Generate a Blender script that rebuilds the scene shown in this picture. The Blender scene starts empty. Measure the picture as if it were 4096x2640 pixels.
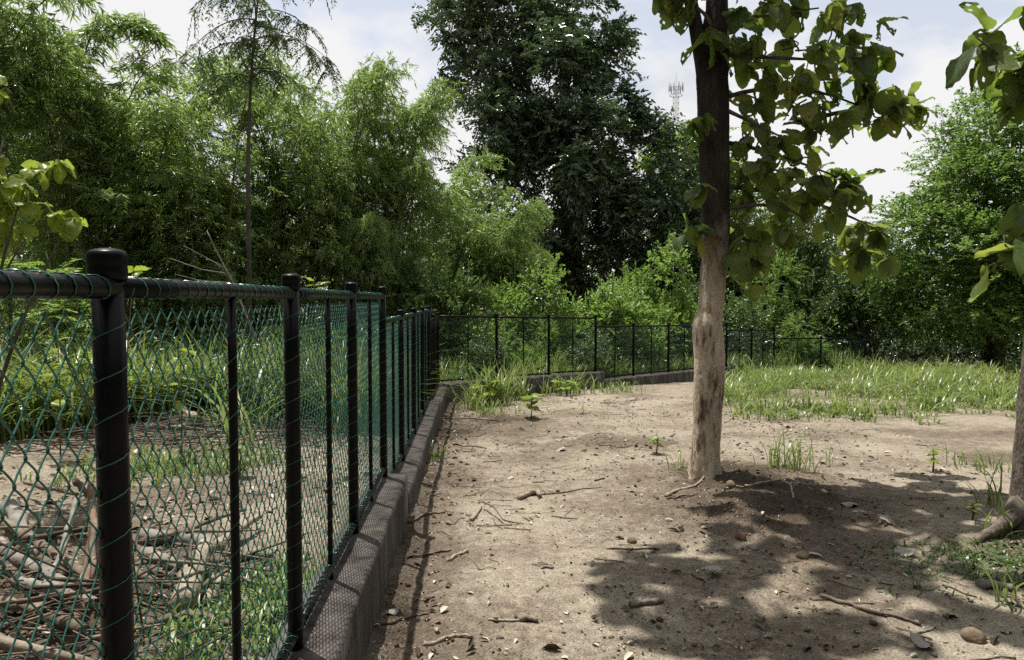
import bpy, math, random
import numpy as np
from mathutils import Vector, Matrix

PI = math.pi
sc = bpy.context.scene
col = sc.collection
random.seed(7)
rng = np.random.default_rng(11)

# ------------------------------------------------------------------ camera
cam_d = bpy.data.cameras.new('camera')
cam = bpy.data.objects.new('camera', cam_d)
col.objects.link(cam)
cam_d.sensor_width = 36.0
cam_d.lens = 36.0 * 741.0 / 1024.0
cam_d.clip_start = 0.05
cam_d.clip_end = 3000
cam.location = (0, 0, 1.48)
cam.rotation_euler = (math.radians(90 - 2.38), 0, 0)
sc.camera = cam

# ------------------------------------------------------------------ sky
SUN = Vector((-0.225, 0.215, 1.0)).normalized()
world = bpy.data.worlds.new('World')
sc.world = world
world.use_nodes = True
wn, wl = world.node_tree.nodes, world.node_tree.links
wn.clear()
wo = wn.new('ShaderNodeOutputWorld')
bg = wn.new('ShaderNodeBackground')
sky = wn.new('ShaderNodeTexSky')
sky.sky_type = 'NISHITA'
sky.sun_disc = False
sky.sun_elevation = math.asin(SUN.z)
sky.sun_rotation = math.atan2(SUN.x, SUN.y)
sky.air_density = 1.0
sky.dust_density = 1.5
bg.inputs['Strength'].default_value = 0.1
tc = wn.new('ShaderNodeTexCoord')
mp = wn.new('ShaderNodeMapping')
mp.inputs['Scale'].default_value = (1.0, 1.0, 2.0)
mp.inputs['Location'].default_value = (0.32, 0.1, 0.2)
cn = wn.new('ShaderNodeTexNoise')
cn.inputs['Scale'].default_value = 3.6
cn.inputs['Detail'].default_value = 7
cn.inputs['Roughness'].default_value = 0.52
cr = wn.new('ShaderNodeValToRGB')
cr.color_ramp.elements[0].position = 0.37
cr.color_ramp.elements[0].color = (0.58, 0.58, 0.58, 1)
cr.color_ramp.elements[1].position = 0.46
cr.color_ramp.elements[1].color = (1, 1, 1, 1)
cn2 = wn.new('ShaderNodeTexNoise')
cn2.inputs['Scale'].default_value = 5.0
cn2.inputs['Detail'].default_value = 4
cr2 = wn.new('ShaderNodeValToRGB')
cr2.color_ramp.elements[0].position = 0.33
cr2.color_ramp.elements[0].color = (5.1, 5.25, 5.5, 1)
cr2.color_ramp.elements[1].position = 0.42
cr2.color_ramp.elements[1].color = (6.0, 6.0, 6.05, 1)
mx = wn.new('ShaderNodeMixRGB')
wl.new(tc.outputs['Generated'], mp.inputs['Vector'])
wl.new(mp.outputs['Vector'], cn.inputs['Vector'])
wl.new(mp.outputs['Vector'], cn2.inputs['Vector'])
wl.new(cn.outputs['Fac'], cr.inputs['Fac'])
wl.new(cn2.outputs['Fac'], cr2.inputs['Fac'])
wl.new(cr.outputs['Color'], mx.inputs['Fac'])
wl.new(sky.outputs['Color'], mx.inputs['Color1'])
wl.new(cr2.outputs['Color'], mx.inputs['Color2'])
wl.new(mx.outputs['Color'], bg.inputs['Color'])
wl.new(bg.outputs['Background'], wo.inputs['Surface'])

# ------------------------------------------------------------------ sun
sd = bpy.data.lights.new('sun', 'SUN')
sd.energy = 5.0
sd.angle = math.radians(0.53)
sd.color = (1.0, 0.955, 0.88)
sun = bpy.data.objects.new('sun', sd)
sun.rotation_euler = SUN.to_track_quat('Z', 'Y').to_euler()
sun.location = (-5, 5, 20)
col.objects.link(sun)

vs = sc.view_settings
vs.view_transform = 'Standard'
vs.look = 'None'
vs.exposure = 0.6
vs.gamma = 1.0
vs.use_curve_mapping = False
sc.cycles.max_bounces = 4
sc.cycles.diffuse_bounces = 1
sc.cycles.glossy_bounces = 2
sc.cycles.transmission_bounces = 4
sc.cycles.transparent_max_bounces = 4
sc.cycles.use_denoising = False
sc.cycles.caustics_reflective = False
sc.cycles.caustics_refractive = False

# ------------------------------------------------------------------ materials
def new_mat(name):
    m = bpy.data.materials.new(name)
    m.use_nodes = True
    n, l = m.node_tree.nodes, m.node_tree.links
    n.clear()
    return m, n, l

def ramp(n, stops):
    r = n.new('ShaderNodeValToRGB')
    e = r.color_ramp.elements
    while len(e) < len(stops):
        e.new(0.5)
    for k, (p, c) in enumerate(stops):
        e[k].position = p
        e[k].color = (c[0], c[1], c[2], 1)
    return r

def leaf_mat(name, c_dark, c_mid, c_light, trans=0.35, tcol=(0.16, 0.22, 0.03), rough=0.42, spec=0.5, patch=0.6):
    """leaf colour varies from leaf to leaf and in drifts through the plant"""
    c_dark, c_mid, c_light = [tuple(v * 1.3 for v in c) for c in (c_dark, c_mid, c_light)]
    m, n, l = new_mat(name)
    out = n.new('ShaderNodeOutputMaterial')
    geo = n.new('ShaderNodeNewGeometry')
    tx = n.new('ShaderNodeTexCoord')
    nz = n.new('ShaderNodeTexNoise')
    nz.inputs['Scale'].default_value = patch
    nz.inputs['Detail'].default_value = 3
    l.new(tx.outputs['Object'], nz.inputs['Vector'])
    ma = n.new('ShaderNodeMath'); ma.operation = 'MULTIPLY_ADD'
    ma.inputs[1].default_value = 0.55
    l.new(geo.outputs['Random Per Island'], ma.inputs[0])
    mb = n.new('ShaderNodeMath'); mb.operation = 'MULTIPLY_ADD'
    mb.inputs[1].default_value = 1.1; mb.inputs[2].default_value = -0.32
    l.new(nz.outputs['Fac'], mb.inputs[0])
    l.new(mb.outputs[0], ma.inputs[2])
    r = ramp(n, [(0.15, c_dark), (0.5, c_mid), (0.9, c_light)])
    l.new(ma.outputs[0], r.inputs['Fac'])
    p = n.new('ShaderNodeBsdfPrincipled')
    p.inputs['Roughness'].default_value = rough
    p.inputs['Specular IOR Level'].default_value = spec
    l.new(r.outputs['Color'], p.inputs['Base Color'])
    t = n.new('ShaderNodeBsdfTranslucent')
    tm = n.new('ShaderNodeMixRGB'); tm.blend_type = 'MIX'
    tm.inputs['Fac'].default_value = 0.55
    tm.inputs['Color2'].default_value = (*tcol, 1)
    l.new(r.outputs['Color'], tm.inputs['Color1'])
    l.new(tm.outputs['Color'], t.inputs['Color'])
    mix = n.new('ShaderNodeMixShader')
    mix.inputs['Fac'].default_value = trans
    l.new(p.outputs[0], mix.inputs[1])
    l.new(t.outputs[0], mix.inputs[2])
    l.new(mix.outputs[0], out.inputs['Surface'])
    return m

def noise_mat(name, stops, scale=6.0, detail=6, rough=0.85, spec=0.25, bump=0.3, bscale=40.0, stretch=(1, 1, 1), bdist=0.01, rvar=0.0, gain=0.75):
    m, n, l = new_mat(name)
    out = n.new('ShaderNodeOutputMaterial')
    tx = n.new('ShaderNodeTexCoord')
    mpp = n.new('ShaderNodeMapping')
    mpp.inputs['Scale'].default_value = stretch
    l.new(tx.outputs['Object'], mpp.inputs['Vector'])
    nz = n.new('ShaderNodeTexNoise')
    nz.inputs['Scale'].default_value = scale
    nz.inputs['Detail'].default_value = detail
    nz.inputs['Roughness'].default_value = 0.62
    l.new(mpp.outputs['Vector'], nz.inputs['Vector'])
    r = ramp(n, [(p_, tuple(v * gain for v in c_)) for p_, c_ in stops])
    fac = nz.outputs['Fac']
    if rvar:
        oi = n.new('ShaderNodeNewGeometry')
        a = n.new('ShaderNodeMath'); a.operation = 'MULTIPLY_ADD'
        a.inputs[1].default_value = rvar
        l.new(oi.outputs['Random Per Island'], a.inputs[0])
        l.new(nz.outputs['Fac'], a.inputs[2])
        s = n.new('ShaderNodeMath'); s.operation = 'SUBTRACT'
        s.inputs[1].default_value = rvar * 0.5
        l.new(a.outputs[0], s.inputs[0])
        fac = s.outputs[0]
    l.new(fac, r.inputs['Fac'])
    p = n.new('ShaderNodeBsdfPrincipled')
    p.inputs['Roughness'].default_value = rough
    p.inputs['Specular IOR Level'].default_value = spec
    l.new(r.outputs['Color'], p.inputs['Base Color'])
    if bump:
        nb = n.new('ShaderNodeTexNoise')
        nb.inputs['Scale'].default_value = bscale
        nb.inputs['Detail'].default_value = 5
        l.new(mpp.outputs['Vector'], nb.inputs['Vector'])
        b = n.new('ShaderNodeBump')
        b.inputs['Strength'].default_value = bump
        b.inputs['Distance'].default_value = bdist
        l.new(nb.outputs['Fac'], b.inputs['Height'])
        l.new(b.outputs['Normal'], p.inputs['Normal'])
    l.new(p.outputs[0], out.inputs['Surface'])
    return m

def soil_mat():
    m, n, l = new_mat('soil')
    out = n.new('ShaderNodeOutputMaterial')
    tx = n.new('ShaderNodeTexCoord')
    at = n.new('ShaderNodeAttribute'); at.attribute_name = 'clod'
    n1 = n.new('ShaderNodeTexNoise'); n1.inputs['Scale'].default_value = 1.1; n1.inputs['Detail'].default_value = 8; n1.inputs['Roughness'].default_value = 0.62
    n2 = n.new('ShaderNodeTexNoise'); n2.inputs['Scale'].default_value = 95; n2.inputs['Detail'].default_value = 4; n2.inputs['Roughness'].default_value = 0.7
    n3 = n.new('ShaderNodeTexNoise'); n3.inputs['Scale'].default_value = 14; n3.inputs['Detail'].default_value = 6; n3.inputs['Roughness'].default_value = 0.7
    for q in (n1, n2, n3):
        l.new(tx.outputs['Object'], q.inputs['Vector'])
    a = n.new('ShaderNodeMath'); a.operation = 'MULTIPLY_ADD'; a.inputs[1].default_value = 0.42
    l.new(at.outputs['Fac'], a.inputs[0]); l.new(n1.outputs['Fac'], a.inputs[2])
    b = n.new('ShaderNodeMath'); b.operation = 'MULTIPLY_ADD'; b.inputs[1].default_value = 0.85
    l.new(n3.outputs['Fac'], b.inputs[0]); l.new(a.outputs[0], b.inputs[2])
    b2 = n.new('ShaderNodeMath'); b2.operation = 'MULTIPLY'; b2.inputs[1].default_value = 0.6
    l.new(b.outputs[0], b2.inputs[0])
    r = ramp(n, [(0.36, (0.292, 0.258, 0.205)), (0.51, (0.248, 0.215, 0.168)), (0.65, (0.142, 0.116, 0.088)), (0.86, (0.056, 0.043, 0.031))])
    l.new(b2.outputs[0], r.inputs['Fac'])
    g = ramp(n, [(0.32, (0.36, 0.34, 0.32)), (0.50, (1, 1, 1)), (0.68, (1.55, 1.53, 1.48))])
    l.new(n2.outputs['Fac'], g.inputs['Fac'])
    mm = n.new('ShaderNodeMixRGB'); mm.blend_type = 'MULTIPLY'; mm.inputs['Fac'].default_value = 1
    l.new(r.outputs['Color'], mm.inputs['Color1']); l.new(g.outputs['Color'], mm.inputs['Color2'])
    p = n.new('ShaderNodeBsdfPrincipled')
    p.inputs['Roughness'].default_value = 0.95
    p.inputs['Specular IOR Level'].default_value = 0.12
    l.new(mm.outputs['Color'], p.inputs['Base Color'])
    ad = n.new('ShaderNodeMath'); ad.operation = 'MULTIPLY_ADD'; ad.inputs[1].default_value = 0.35
    l.new(n2.outputs['Fac'], ad.inputs[0]); l.new(n3.outputs['Fac'], ad.inputs[2])
    bp = n.new('ShaderNodeBump'); bp.inputs['Strength'].default_value = 0.8; bp.inputs['Distance'].default_value = 0.02
    l.new(ad.outputs[0], bp.inputs['Height'])
    l.new(bp.outputs['Normal'], p.inputs['Normal'])
    l.new(p.outputs[0], out.inputs['Surface'])
    return m

M = {}
M['soil'] = soil_mat()
M['bamboo_leaf'] = leaf_mat('bamboo_leaf', (0.056, 0.096, 0.026), (0.130, 0.205, 0.056), (0.230, 0.295, 0.100), 0.5, (0.34, 0.49, 0.09), 0.32, 0.7, 0.7)
M['dark_leaf'] = leaf_mat('dark_leaf', (0.020, 0.038, 0.020), (0.046, 0.078, 0.036), (0.095, 0.138, 0.054), 0.28, (0.10, 0.18, 0.04), 0.27, 0.8, 0.5)
M['shrub_leaf'] = leaf_mat('shrub_leaf', (0.045, 0.080, 0.018), (0.080, 0.140, 0.030), (0.130, 0.200, 0.045), 0.52, (0.32, 0.50, 0.08), 0.36, 0.5, 0.8)
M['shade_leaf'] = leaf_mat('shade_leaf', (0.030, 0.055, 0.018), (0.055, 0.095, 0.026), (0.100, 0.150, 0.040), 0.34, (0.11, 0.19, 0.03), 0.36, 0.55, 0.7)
M['small_leaf'] = leaf_mat('small_leaf', (0.045, 0.085, 0.020), (0.085, 0.150, 0.034), (0.140, 0.215, 0.052), 0.48, (0.24, 0.40, 0.06), 0.45, 0.4, 0.6)
M['feather_leaf'] = leaf_mat('feather_leaf', (0.035, 0.065, 0.022), (0.065, 0.105, 0.035), (0.100, 0.150, 0.050), 0.38, (0.12, 0.19, 0.05), 0.5, 0.35, 0.8)
M['lime_leaf'] = leaf_mat('lime_leaf', (0.09, 0.14, 0.02), (0.16, 0.22, 0.03), (0.24, 0.30, 0.045), 0.48, (0.36, 0.44, 0.05), 0.40, 0.5, 1.2)
M['grass'] = leaf_mat('grass', (0.055, 0.088, 0.024), (0.110, 0.165, 0.040), (0.240, 0.262, 0.090), 0.42, (0.26, 0.36, 0.07), 0.36, 0.5, 0.9)
M['dry_leaf'] = noise_mat('dry_leaf', [(0.2, (0.055, 0.040, 0.026)), (0.48, (0.26, 0.205, 0.145)), (0.75, (0.60, 0.53, 0.43))], 9, 3, 0.8, 0.2, 0.2, 60, rvar=0.9)
M['pale_leaf'] = noise_mat('pale_leaf', [(0.3, (0.30, 0.27, 0.23)), (0.7, (0.46, 0.43, 0.39))], 14, 4, 0.75, 0.2, 0.3, 50)
M['stone'] = noise_mat('stone', [(0.3, (0.11, 0.098, 0.085)), (0.55, (0.21, 0.185, 0.155)), (0.8, (0.36, 0.33, 0.29))], 12, 5, 0.9, 0.2, 0.4, 60, rvar=0.7)
M['clod'] = noise_mat('clod', [(0.3, (0.085, 0.058, 0.038)), (0.55, (0.155, 0.112, 0.074)), (0.8, (0.25, 0.19, 0.13))], 16, 5, 0.95, 0.1, 0.6, 60, rvar=0.6)
M['stick'] = noise_mat('stick', [(0.3, (0.075, 0.056, 0.040)), (0.55, (0.185, 0.145, 0.105)), (0.8, (0.36, 0.30, 0.23))], 9, 5, 0.85, 0.2, 0.5, 50, rvar=0.45)
M['pale_wood'] = noise_mat('pale_wood', [(0.25, (0.15, 0.115, 0.08)), (0.5, (0.36, 0.30, 0.22)), (0.8, (0.52, 0.46, 0.37))], 10, 6, 0.85, 0.2, 0.6, 30, (3, 3, 1))
M['grey_wood'] = noise_mat('grey_wood', [(0.25, (0.12, 0.105, 0.09)), (0.5, (0.26, 0.235, 0.20)), (0.8, (0.42, 0.39, 0.345))], 12, 6, 0.9, 0.15, 0.6, 40)
M['red_wood'] = noise_mat('red_wood', [(0.25, (0.11, 0.06, 0.042)), (0.5, (0.23, 0.14, 0.10)), (0.8, (0.38, 0.28, 0.21))], 12, 6, 0.85, 0.2, 0.5, 40)
M['bark_grey'] = noise_mat('bark_grey', [(0.3, (0.055, 0.047, 0.04)), (0.55, (0.12, 0.105, 0.088)), (0.8, (0.21, 0.19, 0.165))], 8, 6, 0.9, 0.15, 0.6, 30, (2, 2, 0.6))
M['bark_brown'] = noise_mat('bark_brown', [(0.3, (0.06, 0.046, 0.034)), (0.5, (0.17, 0.14, 0.11)), (0.8, (0.32, 0.29, 0.25))], 9, 7, 0.9, 0.15, 0.8, 34, (2, 2, 0.8), 0.015)
M['culm'] = noise_mat('culm', [(0.3, (0.07, 0.075, 0.025)), (0.6, (0.15, 0.14, 0.05)), (0.85, (0.24, 0.21, 0.09))], 3, 4, 0.5, 0.4, 0.0)
M['pvc_black'] = noise_mat('pvc_black', [(0.3, (0.0030, 0.0034, 0.0040)), (0.7, (0.0055, 0.006, 0.0066))], 30, 4, 0.36, 0.14, 0.08, 250, bdist=0.001, gain=0.8)
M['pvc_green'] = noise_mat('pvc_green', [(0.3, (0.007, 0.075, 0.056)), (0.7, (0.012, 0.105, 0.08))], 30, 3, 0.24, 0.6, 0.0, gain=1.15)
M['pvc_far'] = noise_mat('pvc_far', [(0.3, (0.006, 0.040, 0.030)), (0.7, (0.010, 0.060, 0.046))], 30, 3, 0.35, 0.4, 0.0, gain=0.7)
M['mast'] = noise_mat('mast', [(0.3, (0.26, 0.25, 0.26)), (0.7, (0.36, 0.35, 0.36))], 2, 2, 0.6, 0.3, 0.0)

def concrete_mat():
    m, n, l = new_mat('concrete')
    out = n.new('ShaderNodeOutputMaterial')
    tx = n.new('ShaderNodeTexCoord')
    mpp = n.new('ShaderNodeMapping'); mpp.inputs['Scale'].default_value = (1, 1, 0.22)
    l.new(tx.outputs['Object'], mpp.inputs['Vector'])
    n1 = n.new('ShaderNodeTexNoise'); n1.inputs['Scale'].default_value = 9; n1.inputs['Detail'].default_value = 8; n1.inputs['Roughness'].default_value = 0.7
    n2 = n.new('ShaderNodeTexNoise'); n2.inputs['Scale'].default_value = 110; n2.inputs['Detail'].default_value = 3
    l.new(mpp.outputs['Vector'], n1.inputs['Vector']); l.new(tx.outputs['Object'], n2.inputs['Vector'])
    r = ramp(n, [(0.30, (0.018, 0.014, 0.011)), (0.46, (0.062, 0.054, 0.048)), (0.72, (0.135, 0.122, 0.112))])
    l.new(n1.outputs['Fac'], r.inputs['Fac'])
    g = ramp(n, [(0.3, (0.75, 0.75, 0.75)), (0.7, (1.2, 1.2, 1.2))])
    l.new(n2.outputs['Fac'], g.inputs['Fac'])
    mm = n.new('ShaderNodeMixRGB'); mm.blend_type = 'MULTIPLY'; mm.inputs['Fac'].default_value = 1
    l.new(r.outputs['Color'], mm.inputs['Color1']); l.new(g.outputs['Color'], mm.inputs['Color2'])
    p = n.new('ShaderNodeBsdfPrincipled'); p.inputs['Roughness'].default_value = 0.9; p.inputs['Specular IOR Level'].default_value = 0.2
    l.new(mm.outputs['Color'], p.inputs['Base Color'])
    bp = n.new('ShaderNodeBump'); bp.inputs['Strength'].default_value = 0.5; bp.inputs['Distance'].default_value = 0.006
    ad = n.new('ShaderNodeMath'); ad.operation = 'ADD'
    l.new(n1.outputs['Fac'], ad.inputs[0]); l.new(n2.outputs['Fac'], ad.inputs[1])
    l.new(ad.outputs[0], bp.inputs['Height']); l.new(bp.outputs['Normal'], p.inputs['Normal'])
    l.new(p.outputs[0], out.inputs['Surface'])
    return m
M['concrete'] = concrete_mat()

def teak_bark():
    """smooth tan lower stem where the bark has peeled, dark bark above with crown shade painted in, dark scars"""
    m, n, l = new_mat('teak_bark')
    out = n.new('ShaderNodeOutputMaterial')
    tx = n.new('ShaderNodeTexCoord')
    mpp = n.new('ShaderNodeMapping'); mpp.inputs['Scale'].default_value = (1.0, 1.0, 0.32)
    l.new(tx.outputs['Object'], mpp.inputs['Vector'])
    n1 = n.new('ShaderNodeTexNoise'); n1.inputs['Scale'].default_value = 7; n1.inputs['Detail'].default_value = 8; n1.inputs['Roughness'].default_value = 0.65
    n2 = n.new('ShaderNodeTexNoise'); n2.inputs['Scale'].default_value = 45; n2.inputs['Detail'].default_value = 5; n2.inputs['Roughness'].default_value = 0.7
    l.new(mpp.outputs['Vector'], n1.inputs['Vector']); l.new(mpp.outputs['Vector'], n2.inputs['Vector'])
    r = ramp(n, [(0.36, (0.04, 0.028, 0.02)), (0.41, (0.20, 0.152, 0.108)), (0.47, (0.44, 0.365, 0.275)), (0.70, (0.60, 0.52, 0.41))])
    r2 = ramp(n, [(0.32, (0.010, 0.008, 0.007)), (0.55, (0.032, 0.026, 0.021)), (0.8, (0.085, 0.068, 0.054))])  # upper bark, its own dark tone deepened by painted crown shade
    l.new(n1.outputs['Fac'], r.inputs['Fac']); l.new(n1.outputs['Fac'], r2.inputs['Fac'])
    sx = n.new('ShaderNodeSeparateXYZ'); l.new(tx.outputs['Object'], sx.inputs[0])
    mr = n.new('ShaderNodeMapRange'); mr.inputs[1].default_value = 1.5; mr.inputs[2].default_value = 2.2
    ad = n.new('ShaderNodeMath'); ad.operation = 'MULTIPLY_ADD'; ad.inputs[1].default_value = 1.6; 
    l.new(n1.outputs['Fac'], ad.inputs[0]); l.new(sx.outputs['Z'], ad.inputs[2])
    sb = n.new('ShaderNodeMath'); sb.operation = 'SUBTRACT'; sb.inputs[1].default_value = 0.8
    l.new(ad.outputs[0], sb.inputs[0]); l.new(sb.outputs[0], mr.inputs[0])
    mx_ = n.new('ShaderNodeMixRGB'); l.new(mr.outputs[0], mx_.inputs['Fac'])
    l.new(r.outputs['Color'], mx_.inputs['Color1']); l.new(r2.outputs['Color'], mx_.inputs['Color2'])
    g = ramp(n, [(0.30, (0.42, 0.39, 0.36)), (0.45, (1, 1, 1)), (0.75, (1.2, 1.2, 1.18))])
    l.new(n2.outputs['Fac'], g.inputs['Fac'])
    mm = n.new('ShaderNodeMixRGB'); mm.blend_type = 'MULTIPLY'; mm.inputs['Fac'].default_value = 1
    l.new(mx_.outputs['Color'], mm.inputs['Color1']); l.new(g.outputs['Color'], mm.inputs['Color2'])
    p = n.new('ShaderNodeBsdfPrincipled'); p.inputs['Roughness'].default_value = 0.85; p.inputs['Specular IOR Level'].default_value = 0.2
    l.new(mm.outputs['Color'], p.inputs['Base Color'])
    bp = n.new('ShaderNodeBump'); bp.inputs['Strength'].default_value = 0.9; bp.inputs['Distance'].default_value = 0.022
    a2 = n.new('ShaderNodeMath'); a2.operation = 'MULTIPLY_ADD'; a2.inputs[1].default_value = 0.5
    l.new(n2.outputs['Fac'], a2.inputs[0]); l.new(n1.outputs['Fac'], a2.inputs[2])
    l.new(a2.outputs[0], bp.inputs['Height']); l.new(bp.outputs['Normal'], p.inputs['Normal'])
    l.new(p.outputs[0], out.inputs['Surface'])
    return m
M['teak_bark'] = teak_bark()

def teak_leaf_mat():
    m, n, l = new_mat('teak_leaf')
    out = n.new('ShaderNodeOutputMaterial')
    oi = n.new('ShaderNodeObjectInfo')
    geo = n.new('ShaderNodeNewGeometry')
    tx = n.new('ShaderNodeTexCoord')
    ms = n.new('ShaderNodeMath'); ms.operation = 'ADD'
    l.new(oi.outputs['Random'], ms.inputs[0]); l.new(geo.outputs['Random Per Island'], ms.inputs[1])
    fr = n.new('ShaderNodeMath'); fr.operation = 'FRACT'; l.new(ms.outputs[0], fr.inputs[0])
    r = ramp(n, [(0.0, (0.028, 0.060, 0.026)), (0.5, (0.055, 0.105, 0.032)), (0.85, (0.11, 0.155, 0.035)), (0.97, (0.26, 0.235, 0.06))])
    l.new(fr.outputs[0], r.inputs['Fac'])
    nz = n.new('ShaderNodeTexNoise'); nz.inputs['Scale'].default_value = 12; nz.inputs['Detail'].default_value = 5
    l.new(tx.outputs['Object'], nz.inputs['Vector'])
    g = ramp(n, [(0.3, (0.75, 0.72, 0.6)), (0.55, (1, 1, 1)), (0.75, (1.2, 1.15, 1.0))])
    l.new(nz.outputs['Fac'], g.inputs['Fac'])
    # pale ribs: midrib and side veins drawn from the leaf's own coordinates
    sx = n.new('ShaderNodeSeparateXYZ'); l.new(tx.outputs['UV'], sx.inputs[0])
    ab = n.new('ShaderNodeMath'); ab.operation = 'ABSOLUTE'; l.new(sx.outputs['X'], ab.inputs[0])
    v1 = n.new('ShaderNodeMath'); v1.operation = 'MULTIPLY_ADD'; v1.inputs[1].default_value = -0.55
    l.new(ab.outputs[0], v1.inputs[0]); l.new(sx.outputs['Y'], v1.inputs[2])
    v2 = n.new('ShaderNodeMath'); v2.operation = 'MULTIPLY'; v2.inputs[1].default_value = 7.0; l.new(v1.outputs[0], v2.inputs[0])
    v3 = n.new('ShaderNodeMath'); v3.operation = 'PINGPONG'; v3.inputs[1].default_value = 0.5; l.new(v2.outputs[0], v3.inputs[0])
    lt = n.new('ShaderNodeMath'); lt.operation = 'LESS_THAN'; lt.inputs[1].default_value = 0.05; l.new(v3.outputs[0], lt.inputs[0])
    lm = n.new('ShaderNodeMath'); lm.operation = 'LESS_THAN'; lm.inputs[1].default_value = 0.045; l.new(ab.outputs[0], lm.inputs[0])
    mxv = n.new('ShaderNodeMath'); mxv.operation = 'MAXIMUM'; l.new(lt.outputs[0], mxv.inputs[0]); l.new(lm.outputs[0], mxv.inputs[1])
    mm = n.new('ShaderNodeMixRGB'); mm.blend_type = 'MULTIPLY'; mm.inputs['Fac'].default_value = 1
    l.new(r.outputs['Color'], mm.inputs['Color1']); l.new(g.outputs['Color'], mm.inputs['Color2'])
    vm = n.new('ShaderNodeMath'); vm.operation = 'MULTIPLY'; vm.inputs[1].default_value = 0.35; l.new(mxv.outputs[0], vm.inputs[0])
    mv = n.new('ShaderNodeMixRGB'); mv.inputs['Color2'].default_value = (0.20, 0.22, 0.09, 1)
    l.new(vm.outputs[0], mv.inputs['Fac']); l.new(mm.outputs['Color'], mv.inputs['Color1'])
    p = n.new('ShaderNodeBsdfPrincipled'); p.inputs['Roughness'].default_value = 0.46; p.inputs['Specular IOR Level'].default_value = 0.32
    l.new(mv.outputs['Color'], p.inputs['Base Color'])
    bp = n.new('ShaderNodeBump'); bp.inputs['Strength'].default_value = 0.4; bp.inputs['Distance'].default_value = 0.004
    l.new(mxv.outputs[0], bp.inputs['Height']); l.new(bp.outputs['Normal'], p.inputs['Normal'])
    t = n.new('ShaderNodeBsdfTranslucent')
    tm = n.new('ShaderNodeMixRGB'); tm.inputs['Fac'].default_value = 0.5; tm.inputs['Color2'].default_value = (0.40, 0.54, 0.07, 1)
    l.new(mm.outputs['Color'], tm.inputs['Color1']); l.new(tm.outputs['Color'], t.inputs['Color'])
    mix = n.new('ShaderNodeMixShader'); mix.inputs['Fac'].default_value = 0.47
    l.new(p.outputs[0], mix.inputs[1]); l.new(t.outputs[0], mix.inputs[2])
    l.new(mix.outputs[0], out.inputs['Surface'])
    return m
M['teak_leaf'] = teak_leaf_mat()

# ------------------------------------------------------------------ mesh helpers
def build_mesh(name, V, quads=None, tris=None, smooth=False, mat=None):
    V = np.asarray(V, dtype=np.float32).reshape(-1, 3)
    me = bpy.data.meshes.new(name)
    me.vertices.add(len(V)); me.vertices.foreach_set('co', V.ravel())
    idx, starts, tot = [], [], 0
    if quads is not None and len(quads):
        q = np.asarray(quads, dtype=np.int32).reshape(-1, 4)
        idx.append(q.ravel()); starts.append(tot + 4 * np.arange(len(q))); tot += 4 * len(q)
    if tris is not None and len(tris):
        t = np.asarray(tris, dtype=np.int32).reshape(-1, 3)
        idx.append(t.ravel()); starts.append(tot + 3 * np.arange(len(t))); tot += 3 * len(t)
    idx = np.concatenate(idx); starts = np.concatenate(starts).astype(np.int32)
    me.loops.add(len(idx)); me.loops.foreach_set('vertex_index', idx)
    me.polygons.add(len(starts)); me.polygons.foreach_set('loop_start', starts)
    me.update(calc_edges=True)
    if smooth:
        me.polygons.foreach_set('use_smooth', np.ones(len(starts), dtype=bool))
    if mat:
        me.materials.append(M[mat])
    return me

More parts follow.
